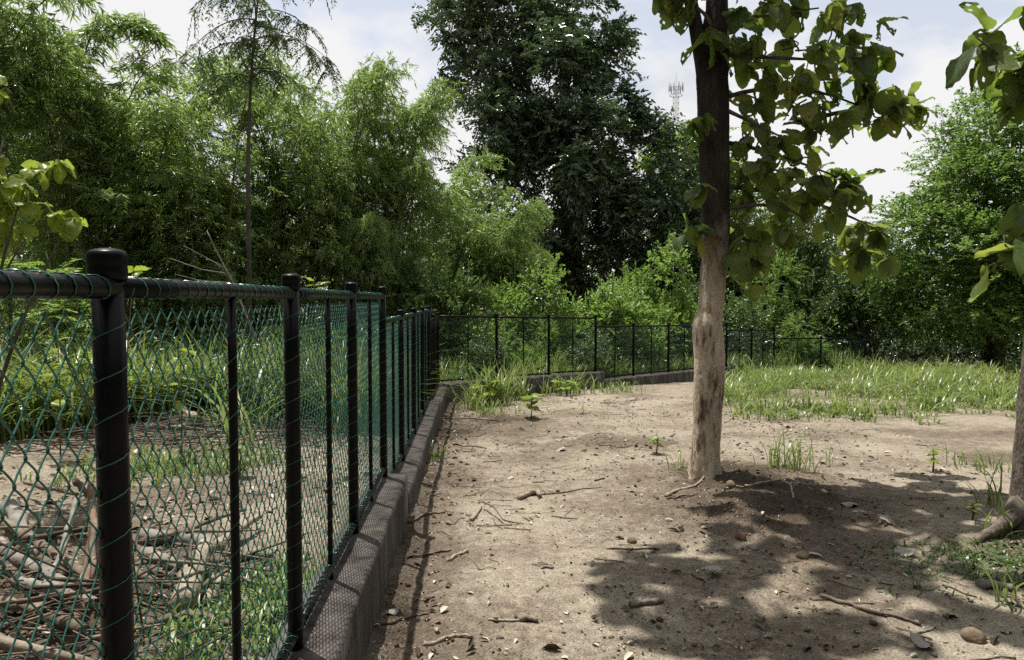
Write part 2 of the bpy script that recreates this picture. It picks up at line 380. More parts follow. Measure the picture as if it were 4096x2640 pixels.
class MB:
    """collects shapes for one mesh"""
    def __init__(s): s.V, s.Q, s.T, s.n = [], [], [], 0
    def add(s, V, Q=None, T=None):
        V = np.asarray(V, dtype=float).reshape(-1, 3)
        if Q is not None and len(Q): s.Q.append(np.asarray(Q).reshape(-1, 4) + s.n)
        if T is not None and len(T): s.T.append(np.asarray(T).reshape(-1, 3) + s.n)
        s.V.append(V); s.n += len(V)
    def tube(s, path, radii, sides=8, caps=True, wobble=0.0, rg=None):
        P = np.asarray(path, dtype=float); k = len(P)
        R = np.broadcast_to(np.asarray(radii, dtype=float), (k,))
        T = np.gradient(P, axis=0); T /= np.linalg.norm(T, axis=1)[:, None] + 1e-12
        ref = np.array([0, 0, 1.0]) if abs(T[0, 2]) < 0.9 else np.array([1.0, 0, 0])
        A = np.zeros_like(P); a = np.cross(T[0], ref); a /= np.linalg.norm(a)
        for i in range(k):
            a = a - T[i] * np.dot(a, T[i]); a /= np.linalg.norm(a) + 1e-12; A[i] = a
        B = np.cross(T, A)
        th = np.arange(sides) * 2 * PI / sides
        rr = R[:, None] * np.ones(sides)
        if wobble:
            rr = rr * (1 + wobble * (rg or rng).normal(size=(k, sides)))
        V = P[:, None, :] + rr[..., None] * (np.cos(th)[None, :, None] * A[:, None, :] + np.sin(th)[None, :, None] * B[:, None, :])
        i, j = np.meshgrid(np.arange(k - 1), np.arange(sides), indexing='ij')
        j2 = (j + 1) % sides
        Q = np.stack([i * sides + j, i * sides + j2, (i + 1) * sides + j2, (i + 1) * sides + j], -1).reshape(-1, 4)
        V = V.reshape(-1, 3); Tt = []
        if caps:
            c0, c1 = len(V), len(V) + 1
            V = np.vstack([V, P[0], P[-1]])
            for q in range(sides):
                Tt.append((c0, (q + 1) % sides, q)); Tt.append((c1, (k - 1) * sides + q, (k - 1) * sides + (q + 1) % sides))
        s.add(V, Q, Tt)
    def box(s, lo, hi):
        x0, y0, z0 = lo; x1, y1, z1 = hi
        s.add([(x0, y0, z0), (x1, y0, z0), (x1, y1, z0), (x0, y1, z0), (x0, y0, z1), (x1, y0, z1), (x1, y1, z1), (x0, y1, z1)],
              [(0, 3, 2, 1), (4, 5, 6, 7), (0, 1, 5, 4), (1, 2, 6, 5), (2, 3, 7, 6), (3, 0, 4, 7)])
    def mesh(s, name, mat, smooth=False):
        return build_mesh(name, np.vstack(s.V), np.vstack(s.Q) if s.Q else None, np.vstack(s.T) if s.T else None, smooth, mat)

def obj(name, me, parent=None, loc=(0, 0, 0), rot=(0, 0, 0), scale=(1, 1, 1)):
    o = bpy.data.objects.new(name, me)
    col.objects.link(o)
    o.location = loc; o.rotation_euler = rot; o.scale = scale
    if parent is not None:
        o.parent = parent
    return o

def tag(o, label, cat, group=None):
    o['label'] = label; o['category'] = cat
    if group: o['group'] = group
    return o

def empty(name, loc=(0, 0, 0), rotz=0.0):
    o = bpy.data.objects.new(name, None)
    o.empty_display_size = 0.2
    col.objects.link(o); o.location = loc; o.rotation_euler = (0, 0, rotz)
    return o

def unit(v):
    v = np.asarray(v, dtype=float)
    return v / (np.linalg.norm(v, axis=-1, keepdims=True) + 1e-12)

def rand_dirs(n, r):
    return unit(r.normal(size=(n, 3)))

# 2-D value noise
def vnoise(x, y, seed=0):
    xi, yi = np.floor(x).astype(np.int64), np.floor(y).astype(np.int64)
    xf, yf = x - xi, y - yi
    u, v = xf * xf * (3 - 2 * xf), yf * yf * (3 - 2 * yf)
    def h(a, b):
        n = (a * 374761393 + b * 668265263 + seed * 1442695041) & 0xFFFFFFFF
        n = ((n ^ (n >> 13)) * 1274126177) & 0xFFFFFFFF
        return ((n ^ (n >> 16)) & 0xFFFF) / 65535.0
    return (h(xi, yi) * (1 - u) + h(xi + 1, yi) * u) * (1 - v) + (h(xi, yi + 1) * (1 - u) + h(xi + 1, yi + 1) * u) * v

def fbm(x, y, f=1.0, oct=4, seed=0, gain=0.5):
    t, a, s = 0, 1.0, 0
    for k in range(oct):
        t = t + a * vnoise(x * f, y * f, seed + k * 17); s += a; a *= gain; f *= 2.03
    return t / s

# ------------------------------------------------------------------ ground
TREE = (1.58, 6.05)
def base_z(x, y):
    return np.interp(y, [-5, 5, 10, 15, 20, 30, 80], [0, 0, -0.12, -0.28, -0.58, -0.65, -0.65])

def clod_and_shade(x, y):
    """where the soil is dug and crumbly rather than trodden sand, plus painted pile shade"""
    c = 1.0 * np.exp(-(((x - 1.75) / 0.75) ** 2 + ((y - 6.0) / 0.75) ** 2))
    c += 0.75 * np.exp(-(((x - 1.65) / 0.45) ** 2 + ((y - 4.85) / 0.7) ** 2))
    c += 0.65 * np.exp(-(((x - 2.3) / 0.7) ** 2 + ((y - 5.3) / 0.6) ** 2))
    c += 1.2 * np.exp(-(((x + 2.1) / 1.0) ** 2 + ((y - 3.4) / 1.0) ** 2)) + 0.9 * np.exp(-(((x + 4.2) / 1.8) ** 2 + ((y - 9.0) / 1.3) ** 2))  # first term darkens the soil as painted shade under the wood pile
    wallx = -0.61 - 0.0503 * y + 0.15
    c += 0.65 * np.exp(-((x - wallx - 0.12) / 0.28) ** 2) * (x > wallx - 0.3)
    c += 0.55 * np.exp(-(((y - 8.0 + 0.25 * (x - 1)) / 0.5) ** 2)) * (fbm(x, y, 0.8, 3, 5) > 0.45) * (x > -1)
    c += 0.6 * np.exp(-(((x + 0.3) / 0.7) ** 2 + ((y - 9.6) / 1.2) ** 2))
    c += 0.45 * np.clip((fbm(x, y, 0.7, 5, 9, 0.6) - 0.47) * 3, 0, 1)
    c = c * (0.55 + 0.9 * fbm(x, y, 3.0, 4, 13, 0.65))
    return np.clip(c, 0, 1.2)

def gz(x, y):
    x = np.asarray(x, dtype=float); y = np.asarray(y, dtype=float)
    z = base_z(x, y)
    c = clod_and_shade(x, y)
    z = z + 0.10 * np.exp(-(((x - 1.85) / 0.55) ** 2 + ((y - 6.2) / 0.5) ** 2)) + 0.06 * np.exp(-(((x - 1.6) / 0.35) ** 2 + ((y - 4.9) / 0.6) ** 2))
    z = z + 0.05 * (fbm(x, y, 0.6, 3, 2) - 0.5)
    z = z + (0.020 + 0.085 * np.clip(c, 0, 1)) * (fbm(x, y, 7.0, 4, 3, 0.6) - 0.5)
    z = z + 0.010 * (fbm(x, y, 2.2, 3, 21) - 0.5)
    # small tread-like scallops across the sandy lane
    z = z + 0.010 * np.sin(y * 5.0 + 3 * fbm(x, y, 0.9, 2, 31)) * np.exp(-((x - 0.6) / 1.4) ** 2)
    return z

def gz1(x, y): return float(gz(np.array([x]), np.array([y]))[0])

def axis(parts):
    a = []
    for lo, hi, st in parts:
        a.append(np.arange(lo, hi, st))
    return np.concatenate(a)
def grow(start, step, lim, f=1.25):
    o = []; x = start
    while abs(x) < lim:
        x += step; step *= f; o.append(x)
    return np.array(o)
xs = np.concatenate([grow(-9.0, -0.3, 900)[::-1], axis([(-9, -3.2, 0.15), (-3.2, 4.6, 0.034), (4.6, 13, 0.15)]), grow(13, 0.3, 900)])
ys = np.concatenate([grow(0.4, -0.3, 300)[::-1], axis([(0.4, 2.2, 0.06), (2.2, 9.5, 0.034), (9.5, 15, 0.06), (15, 24, 0.15)]), grow(24, 0.3, 1500)])
GX, GY = np.meshgrid(xs, ys)
GZ = gz(GX, GY)
nx, ny = len(xs), len(ys)
i, j = np.meshgrid(np.arange(ny - 1), np.arange(nx - 1), indexing='ij')
Q = np.stack([i * nx + j, i * nx + j + 1, (i + 1) * nx + j + 1, (i + 1) * nx + j], -1).reshape(-1, 4)
gm = build_mesh('ground', np.stack([GX, GY, GZ], -1), Q, smooth=True, mat='soil')
at_ = gm.attributes.new('clod', 'FLOAT', 'POINT')  # dug soil, with the painted pile shade included
at_.data.foreach_set('value', clod_and_shade(GX, GY).ravel().astype(np.float32))
ground = obj('ground', gm); ground['kind'] = 'structure'
ground['label'] = 'bare sandy brown earth with crumbly soil and trodden patches'

# ------------------------------------------------------------------ low concrete walls
def FX(y): return -0.61 - 0.0503 * y          # x of the side fence line at distance y
A1, A2 = 4.98, 9.86                           # where the side wall steps down
def wall_prism(mb, p0, p1, off_in, off_out, z0a, z0b, zt_a, zt_b, seg=0.25, seed=0):
    p0, p1 = np.array(p0, float), np.array(p1, float)
    L = np.linalg.norm(p1 - p0); d = (p1 - p0) / L; nrm = np.array([d[1], -d[0]])
    k = max(2, int(L / seg)); t = np.linspace(0, 1, k + 1)
    r = np.random.default_rng(seed)
    prof = []
    for tt in t:
        c = p0 + d * L * tt; zt = zt_a + (zt_b - zt_a) * tt + r.normal() * 0.003; z0 = z0a + (z0b - z0a) * tt
        b = 0.012
        row = [(off_in, z0), (off_in, zt - b), (off_in + b, zt), (off_out - b - abs(r.normal()) * 0.004, zt + r.normal() * 0.002), (off_out + r.normal() * 0.003, zt - b - abs(r.normal()) * 0.004), (off_out + 0.01 + r.normal() * 0.003, z0)]
        prof.append([(*(c + nrm * o), z) for o, z in row])
    V = np.array(prof).reshape(-1, 3); m = 6; Qs = []
    for a in range(k):
        for q in range(m - 1):
            Qs.append((a * m + q, (a + 1) * m + q, (a + 1) * m + q + 1, a * m + q + 1))
    Ts = [(0, 1, 2), (0, 2, 3), (0, 3, 4), (0, 4, 5)]; e = k * m
    Ts += [(e, e + 2, e + 1), (e, e + 3, e + 2), (e, e + 4, e + 3), (e, e + 5, e + 4)]
    mb.add(V, Qs, Ts)

side_wall = empty('retaining_wall', (0, 0, 0))
tag(side_wall, 'low stepped concrete wall carrying the chain-link fence beside the dirt lane', 'wall')
for k, (ya, yb, zt) in enumerate([(-1.2, A1, 0.30), (A1 + 0.003, A2, 0.135), (A2 + 0.003, 12.33, 0.055)]):
    mb = MB(); wall_prism(mb, (FX(ya), ya), (FX(yb), yb), -0.085, 0.15, -0.35, -0.45, zt, zt, seed=k)
    obj('wall_step', mb.mesh('wall_step', 'concrete'), side_wall)

# far fence line: x, y of post, rail height either side, wall height either side
BK = [(-1.225, 12.23), (-0.27, 12.99), (0.685, 13.74), (1.638, 14.5), (2.53, 15.4), (3.45, 16.3), (4.35, 17.2), (5.25, 18.1), (6.15, 19.0), (7.05, 19.9), (8.35, 20.0), (9.6, 20.1)]
SECT = [(0, 3, 1.198, 1.109, 0.09, 0.06), (3, 7, 0.945, 0.85, -0.10, -0.17), (7, 9, 0.72, 0.65, -0.37, -0.42), (9, 11, 0.43, 0.415, -0.60, -0.61)]
back_wall = empty('retaining_wall', (BK[0][0], BK[0][1], 0))
tag(back_wall, 'low concrete kerb wall under the fence crossing behind the trunk', 'wall')
for k, (a, b, ra, rb, za, zb) in enumerate(SECT):
    for q in range(a, b):
        pass
    mb = MB()
    pts = BK[a:b + 1]
    p0, p1 = np.array(pts[0]), np.array(pts[-1])
    dd = (p1 - p0) / np.linalg.norm(p1 - p0)
    if k == 0: p0 = p0 - dd * 0.05
    p1 = p1 + dd * 0.10; p0 = p0 + dd * (0.103 if k else 0.0)
    wall_prism(mb, p0, p1, -0.085, 0.15, -0.55 if k < 2 else -0.95, -0.6 if k < 2 else -0.95, za, zb, seed=20 + k)
    o = obj('wall_step', mb.mesh('wall_step', 'concrete'), back_wall, (-BK[0][0], -BK[0][1], 0))

# ------------------------------------------------------------------ chain-link fences
def link_mesh(Wd, H, w=0.054, h=0.070, r=0.00165, sides=4, mat='pvc_green'):
    """woven zig-zag wires hooked into each other"""
    mb = MB(); p = w / 2; n = int(round(Wd / p)); p = Wd / n; hh = h / 2; m = int(H / hh)
    rr = np.random.default_rng(4)
    for i in range(n):
        x0, x1 = i * p - 0.0022, (i + 1) * p + 0.0022
        pts = []
        ph = i % 2
        for k in range(m + 1):
            z = k * hh
            left = (k + ph) % 2 == 0
            xb = x0 if left else x1
            dirx = 1 if left else -1
            bow = 0.0012 * rr.normal()
            pts.append((xb + dirx * 0.004, -0.0022 if left else 0.0022, z - 0.0045))
            pts.append((xb, 0, z))
            pts.append((xb + dirx * 0.004, 0.0022 if left else -0.0022, z + 0.0045))
            if k < m:
                xm = (x0 + x1) / 2
                pts.append((xm + bow, (0.0034 if left else -0.0034), z + hh / 2))
        mb.tube(pts, r, sides, caps=False)
    return mb.mesh('chain_link_mesh', mat, True)

def helix(mb, p0, p1, rad, pitch, r=0.0015, sides=3, per=10, ph=0.0, jit=0.0):
    p0, p1 = np.array(p0, float), np.array(p1, float)
    L = np.linalg.norm(p1 - p0); T = (p1 - p0) / L
    ref = np.array([0, 0, 1.0]) if abs(T[2]) < 0.9 else np.array([1.0, 0, 0])
    A = np.cross(T, ref); A /= np.linalg.norm(A); B = np.cross(T, A)
    k = int(L / pitch * per) + 1
    s = np.linspace(0, 1, k); th = s * L / pitch * 2 * PI + ph
    if jit:
        s = np.clip(s + np.repeat(rng.normal(size=k // per + 1), per)[:k] * jit * pitch / L, 0, 1)
        s = np.convolve(np.pad(s, 3, mode='edge'), np.ones(7) / 7, 'valid')
    P = p0 + np.outer(s * L, T) + rad * (np.outer(np.cos(th), A) + np.outer(np.sin(th), B))
    mb.tube(P, r, sides, caps=False)

def rail_mesh(L, r, name):
    mb = MB(); k = max(2, int(L / 0.3)); t = np.linspace(0, L, k + 1)
    mb.tube(np.stack([t, 0 * t, 0.0012 * np.sin(t * 4)], -1), r, 14)
    return mb.mesh(name, 'pvc_black', True)
def lace_mesh(L, rad, pitch, name, per=10):
    mb = MB(); helix(mb, (0.03, 0, 0), (L - 0.03, 0, 0), rad, pitch, per=per, jit=0.12)
    return mb.mesh(name, 'pvc_green', True)
def post_mesh(H, r):
    mb = MB(); z = np.linspace(0, H, 6)
    mb.tube(np.stack([0 * z, 0 * z, z], -1), r, 16)
    return mb.mesh('post', 'pvc_black', True)
def cap_mesh(r):
    mb = MB()
    prof = [(-0.022, r * 1.16), (-0.020, r * 1.22), (-0.004, r * 1.24), (0.0, r * 1.20), (0.003, r * 1.24), (0.018, r * 1.24), (0.023, r * 1.19), (0.0262, r * 1.06), (0.0285, r * 0.8), (0.0305, r * 0.4)]
    mb.tube([(0, 0, p[0]) for p in prof], [p[1] for p in prof], 20)
    return mb.mesh('cap', 'pvc_black', True)

POST_R, RAIL_R, SLIM_R, LOW_R = 0.0255, 0.0185, 0.0112, 0.0165
me_cap = cap_mesh(POST_R)
me_link = link_mesh(1.22, 1.19, sides=5)
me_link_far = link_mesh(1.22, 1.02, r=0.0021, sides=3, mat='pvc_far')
me_rail, me_low = rail_mesh(1.22, RAIL_R, 'top_rail'), rail_mesh(1.22, LOW_R, 'bottom_rail')
me_lace, me_lowlace = lace_mesh(1.22, RAIL_R + 0.0013, 0.052, 'lacing_wire'), lace_mesh(1.22, LOW_R + 0.0013, 0.052, 'lacing_wire')
mb = MB(); helix(mb, (0, 0, 0.05), (0, 0, 1.18), POST_R + 0.0012, 0.070, ph=1.0, jit=0.06); me_postlace = mb.mesh('lacing_wire', 'pvc_green', True)
mb = MB(); helix(mb, (0, 0, 0.05), (0, 0, 1.15), SLIM_R + 0.0012, 0.070, ph=1.0, per=8); me_slimlace = mb.mesh('lacing_wire', 'pvc_green', True)

def fence_bay(root, p0, p1, zr0, zr1, zw, far=False, org=(0, 0)):
    """rails, slim middle post, lacing and woven mesh between two posts"""
    p0, p1 = np.array(p0), np.array(p1); d = p1 - p0; L = np.linalg.norm(d); a = math.atan2(d[1], d[0])
    sl = math.atan2(zr1 - zr0, L); s = L / 1.22
    loc = (p0[0] - org[0], p0[1] - org[1])
    tr = obj('top_rail', me_rail, root, (*loc, zr0), (0, -sl, a), (s, 1, 1))
    br = obj('bottom_rail', me_low, root, (*loc, zw + 0.05), (0, -sl, a), (s, 1, 1))
    if not far:
        obj('lacing_wire', me_lace, tr); obj('lacing_wire', me_lowlace, br)
    n = np.array([-d[1], d[0]]) / L * 0.021
    H = (zr0 - zw) - 0.055
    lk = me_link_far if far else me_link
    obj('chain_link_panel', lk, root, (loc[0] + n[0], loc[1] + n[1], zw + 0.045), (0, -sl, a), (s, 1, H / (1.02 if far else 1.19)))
    mid = (p0 + p1) / 2; zm = (zr0 + zr1) / 2
    sp = obj('slim_post', post_mesh(zm - zw + 0.03, SLIM_R), root, (mid[0] - org[0], mid[1] - org[1], zw - 0.03))
    if not far:
        obj('lacing_wire', me_slimlace, sp)

def fence_post(root, p, zr, zw, far=False, org=(0, 0), lean=(0, 0)):
    o = obj('post', post_mesh(zr + 0.035 - zw + 0.12, POST_R), root, (p[0] - org[0], p[1] - org[1], zw - 0.12), (lean[0], lean[1], random.random() * 0.5))
    obj('cap', me_cap, o, (0, 0, zr + 0.035 - zw + 0.12))
    if not far:
        obj('lacing_wire', me_postlace, o, (0, 0, 0.12), (0, 0, random.random()), (1, 1, (zr - zw) / 1.2))
    return o

side = empty('chain_link_fence', (FX(1.25), 1.25, 0.3))
tag(side, 'black and green chain-link fence running away beside the dirt lane on stepped wall', 'fence')
so = (FX(1.25), 1.25)
sec = lambda y: (1.50, 0.30) if y < 4.9 else ((1.33, 0.135) if y < 9.78 else (1.195, 0.055))
py = [0.03 + 1.22 * k for k in range(11)]
for k in range(11):
    y = py[k]; zr, zw = sec(y - 0.5)
    if k < 10:
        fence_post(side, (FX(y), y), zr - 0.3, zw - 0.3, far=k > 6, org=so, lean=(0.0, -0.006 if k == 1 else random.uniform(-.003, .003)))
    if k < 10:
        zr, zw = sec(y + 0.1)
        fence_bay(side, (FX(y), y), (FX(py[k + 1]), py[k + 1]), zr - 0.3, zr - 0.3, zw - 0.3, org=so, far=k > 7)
bo = BK[0]
back = empty('chain_link_fence', (bo[0], bo[1], 0))
tag(back, 'far chain-link fence crossing behind the trunk in front of the bushes', 'fence')
fence_post(back, BK[0], 1.198, 0.09, True, bo)
for (a, b, ra, rb, za, zb) in SECT:
    for q in range(a, b):
        t0, t1 = (q - a) / (b - a), (q + 1 - a) / (b - a)
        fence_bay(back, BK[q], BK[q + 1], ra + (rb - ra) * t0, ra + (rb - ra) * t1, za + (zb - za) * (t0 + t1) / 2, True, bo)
        fence_post(back, BK[q + 1], ra + (rb - ra) * t1, za + (zb - za) * t1, True, bo)

# ------------------------------------------------------------------ foliage generators
def leaves(P, D, N, L, W, hexa=False, fold=0.18, curl=0.0):
    n = len(P); D = unit(D); S = unit(np.cross(D, N)); Nn = np.cross(S, D)
    L = np.broadcast_to(L, (n,))[:, None]; W = np.broadcast_to(W, (n,))[:, None]
    if not hexa:
        V = np.stack([P, P + D * L * 0.42 + S * W * 0.5 + Nn * W * fold, P + D * L - Nn * L * curl, P + D * L * 0.42 - S * W * 0.5 + Nn * W * fold], 1)
        b = np.arange(n)[:, None] * 4
        T = np.concatenate([b + [0, 1, 2], b + [0, 2, 3]], 0)
        return V.reshape(-1, 3), None, T
    up = Nn * W * fold
    V = np.stack([P, P + D * L * 0.3 + S * W * 0.46 + up, P + D * L * 0.68 + S * W * 0.40 + up - Nn * L * curl * 0.4, P + D * L - Nn * L * curl,
                  P + D * L * 0.68 - S * W * 0.40 + up - Nn * L * curl * 0.4, P + D * L * 0.3 - S * W * 0.46 + up], 1)
    b = np.arange(n)[:, None] * 6
    Qd = np.concatenate([b + [0, 1, 2, 3], b + [0, 3, 4, 5]], 0)
    return V.reshape(-1, 3), Qd, None

def sprays(P0, A, ln, nl, L, W, r, droop=0.3, side=0.8, hang=0.2, jit=0.3, hexa=False, up=0.8, lvar=0.3):
    """leafy twigs: nl leaves set alternately along each twig"""
    n = len(P0); A = unit(A)
    t = np.linspace(0.12, 1.0, nl)[None, :, None] + r.uniform(-0.04, 0.04, (n, nl, 1))
    ln = np.broadcast_to(ln, (n,))[:, None, None]
    Z = np.array([0, 0, 1.0])
    pos = P0[:, None, :] + A[:, None, :] * ln * t - Z * droop * ln * t ** 2
    sv = np.cross(A, Z); sv = unit(sv + r.normal(size=sv.shape) * 0.25)
    sg = np.where(np.arange(nl) % 2 == 0, 1.0, -1.0)[None, :, None]
    D = A[:, None, :] * 0.6 + sv[:, None, :] * sg * side - Z * hang + r.normal(size=(n, nl, 3)) * jit
    Nn = Z * up + r.normal(size=(n, nl, 3)) * 0.5
    Ls = L * (1 + lvar * r.uniform(-1, 1, (n * nl)))
    return leaves(pos.reshape(-1, 3), D.reshape(-1, 3), Nn.reshape(-1, 3), Ls, Ls * (W / L), hexa, curl=0.12)

def lobes(blobs, n, r, k=12, sub=0.42, inner=0.18, flat=1.0):
    """points in uneven clumps over the outside of each rounded mass; returns points and outward directions"""
    B = np.array(blobs, float); B[:, 3] *= 0.84; w = (B[:, 3] ** 2); w /= w.sum()
    cnt = r.multinomial(n, w); P, A = [], []
    for b, c in zip(B, cnt):
        if c == 0: continue
        kk = max(5, int(k))
        dirs = rand_dirs(kk, r); cen = b[:3] + dirs * b[3] * r.uniform(0.55, 0.85, (kk, 1)) * [1, 1, flat]
        rad = b[3] * sub * r.uniform(0.6, 1.25, kk)
        pick = r.integers(0, kk, c)
        p = cen[pick] + rand_dirs(c, r) * (r.uniform(0, 1, (c, 1)) ** 0.45) * rad[pick][:, None] * [1, 1, flat]
        m = r.uniform(0, 1, c) < inner
        p[m] = b[:3] + rand_dirs(m.sum(), r) * b[3] * r.uniform(0, 0.9, (m.sum(), 1))
        P.append(p); A.append(unit(p - b[:3]) * 0.7 + unit(p - cen[pick]) * 0.6)
    return np.concatenate(P), np.concatenate(A)

def crown_mesh(name, mat, blobs, n, nl, ln, L, W, r, droop=0.3, hang=0.2, hexa=False, side=0.8, k=12, sub=0.42, inner=0.18, outup=0.35, jit=0.3, floor=None, up=0.8):
    P, A = lobes(blobs, n, r, k, sub, inner)
    if floor is not None:
        m = P[:, 2] > floor; P, A = P[m], A[m]
    A = A + [0, 0, outup] + r.normal(size=A.shape) * 0.35
    V, Qd, T = sprays(P, A, ln * r.uniform(0.6, 1.3, len(P)), nl, L, W, r, droop, side, hang, jit, hexa, up)
    return build_mesh(name, V, Qd, T, False, mat)

# ------------------------------------------------------------------ woodland behind
def bamboo(seed, n_culm, H, spread, spr, name='foliage', lean=(0, 0), tmin=0.16):
    r = np.random.default_rng(seed); cm = MB(); P, A = [], []
    for c in range(n_culm):
        az = r.uniform(0, 2 * PI); h = H * r.uniform(0.62, 1.0); sp = spread * r.uniform(0.35, 1.15)
        b = r.normal(size=2) * 0.35
        t = np.linspace(0, 1, 14)
        d = np.array([math.cos(az), math.sin(az)]) + np.array(lean)
        xy = b + np.outer(t ** 2.0 * sp, d)
        z = h * (1.22 * t - 0.30 * t ** 4)
        path = np.column_stack([xy, z])
        cm.tube(path, np.linspace(0.032, 0.006, 14), 6)
        k = int(spr * h / H)
        tt = tmin + (1 - tmin) * r.uniform(0, 1, k) ** 0.75
        p = np.stack([np.interp(tt, t, path[:, q]) for q in range(3)], -1)
        out = rand_dirs(k, r); out[:, 2] = np.abs(out[:, 2]) * 0.5
        off = r.uniform(0.05, 0.75, (k, 1)) * (1.12 - 0.75 * tt[:, None])
        P.append(p + out * off - [0, 0, 0.12] * off); A.append(out * 0.9 + np.column_stack([np.tile(d, (k, 1)), np.zeros(k)]) * 0.3)
    P, A = np.concatenate(P), np.concatenate(A)
    V, Qd, T = sprays(P, A, 0.42 * r.uniform(0.5, 1.3, len(P)), 21, 0.130, 0.023, r, droop=0.55, side=0.55, hang=0.55, jit=0.35, up=0.5)
    return build_mesh(name, V, Qd, T, False, 'bamboo_leaf'), cm.mesh('culms', 'culm', True)

bam = [bamboo(101, 20, 6.0, 1.9, 120), bamboo(102, 20, 6.0, 2.1, 120), bamboo(103, 18, 6.0, 2.4, 130), bamboo(104, 14, 4.0, 1.6, 120, tmin=0.55)]
for k, (x, y, var, hgt, wid, rz, lab) in enumerate([
        (-9.5, 12.4, 0, 9.6, 1.05, 0.3, 'tallest bamboo clump, rising out of the top left corner'),
        (-7.8, 14.4, 1, 7.3, 1.1, 1.9, 'bamboo clump with one long culm arching against the white cloud'),
        (-6.3, 14.6, 2, 6.2, 1.0, 2.9, 'bamboo clump directly left of the slender feathery tree'),
        (-5.2, 15.6, 0, 6.9, 1.0, 4.0, 'bamboo clump showing just behind the slender feathery trunk'),
        (-4.2, 16.4, 1, 7.6, 0.95, 0.9, 'bamboo clump immediately right of the slender feathery tree'),
        (-3.0, 17.4, 2, 7.6, 0.85, 5.2, 'upright bamboo clump with a wispy bent top, midway to the big dark tree'),
        (-1.7, 19.2, 0, 6.3, 1.0, 2.2, 'bamboo clump meeting the left flank of the big dark tree'),
        (-3.1, 15.8, 3, 4.1, 0.5, 0.5, 'low drooping olive bamboo clump above the rounded dark bush'),
        (-0.1, 18.4, 3, 4.6, 0.62, 3.5, 'small domed bamboo clump in front of the big dark tree'),
        (-10.0, 17.0, 2, 7.6, 1.2, 4.4, 'bamboo clump deep behind the tallest clump at the left')]):
    z = float(base_z(x, y)); t = empty('bamboo_clump', (x, y, z), rz)
    s = hgt / (4.0 if var == 3 else 6.0)
    f = obj('foliage', bam[var][0], t, scale=(wid, wid, s)); obj('culms', bam[var][1], t, scale=(wid, wid, s))
    tag(t, lab, 'bamboo', 'bamboo clumps behind the fence')
    if k == 1:   # the arching culm
        r = np.random.default_rng(77); t_ = np.linspace(0, 1, 22)
        a = np.array([(-7.88, 13.50, 4.35), (-7.80, 13.50, 5.44), (-7.57, 13.50, 6.19), (-7.14, 13.50, 6.52), (-6.71, 13.50, 6.41), (-6.38, 13.50, 6.15)])
        pa = np.stack([np.interp(t_, np.linspace(0, 1, 6), a[:, q]) for q in range(3)], -1)
        mb = MB(); mb.tube(pa, np.linspace(0.018, 0.005, 22), 6)
        inv = Matrix.Translation((x, y, z)) @ Matrix.Rotation(rz, 4, 'Z'); inv.invert()
        c = obj('culms', mb.mesh('arching_culm', 'culm', True), t); c.matrix_local = inv
        n_ = 210; tt = r.uniform(0.05, 1, n_)
        p = np.stack([np.interp(tt, t_, pa[:, q]) for q in range(3)], -1)
        dr = rand_dirs(n_, r); dr[:, 2] = np.abs(dr[:, 2]) * 0.4
        V, Qd, T = sprays(p + dr * 0.05, dr, 0.30 * r.uniform(0.6, 1.2, n_), 12, 0.16, 0.027, r, droop=0.7, side=0.5, hang=0.55, jit=0.3, up=0.5)
        c = obj('foliage', build_mesh('foliage', V, Qd, T, False, 'bamboo_leaf'), t); c.matrix_local = inv

def tree(name, base, trunk, limbs, crown_me, label, cat, mat='bark_grey', group=None, org=None):
    t = empty(name, base)
    b = np.array(base)
    mb = MB(); mb.tube(np.array(trunk[0]) - b, trunk[1], 12, wobble=0.04); obj('trunk', mb.mesh('trunk', mat, True), t)
    for lp, lr in limbs:
        mb = MB(); mb.tube(np.array(lp) - b, lr, 7, wobble=0.03); obj('limb', mb.mesh('limb', mat, True), t)
    c = obj('crown', crown_me, t, tuple(-b))
    return tag(t, label, cat, group)

def limbs_to(start, targets, r, r0=0.12):
    out = []
    for q in targets:
        q = np.array(q[:3]); s = np.array(start) + [0, 0, r.uniform(-0.8, 1.6)]
        t = np.linspace(0, 1, 8)[:, None]
        mid = (s + q) / 2 + r.normal(size=3) * 0.35 + [0, 0, 0.3]
        out.append(((1 - t) ** 2 * s + 2 * t * (1 - t) * mid + t ** 2 * q, np.linspace(r0, 0.025, 8)))
    return out

# the big dark tree
r = np.random.default_rng(5)
dk = [(*(-0.52, 25.70, 10.66), 1.99), (*(1.56, 25.70, 11.25), 2.22), (*(2.63, 25.30, 9.79), 1.35), (*(-1.24, 25.20, 8.88), 1.35), (*(1.08, 24.80, 8.48), 2.22), (*(3.13, 25.20, 7.79), 1.40),
      (*(-2.01, 25.70, 10.96), 0.99), (*(3.39, 26.10, 10.35), 0.70), (*(-0.22, 25.20, 6.84), 1.87), (*(1.92, 24.60, 6.14), 2.46), (*(4.15, 25.20, 6.40), 1.6), (*(5.27, 25.70, 5.31), 1.11),
      (*(-0.66, 25.20, 4.80), 1.75), (*(2.22, 24.80, 4.03), 2.69), (*(4.50, 25.50, 3.96), 2.34), (*(6.16, 26.30, 3.58), 1.52), (*(0.37, 25.70, 3.08), 1.87), (*(3.39, 26.10, 2.51), 1.87), (*(-1.61, 26.50, 11.87), 1.2), (*(0.68, 26.30, 11.94), 1.5)]
cm = crown_mesh('crown', 'dark_leaf', dk, 8200, 15, 0.66, 0.165, 0.070, r, droop=0.3, hang=0.38, hexa=True, k=10, sub=0.33, inner=0.08, up=0.7)
tb = (2.2, 26.4, -0.65)
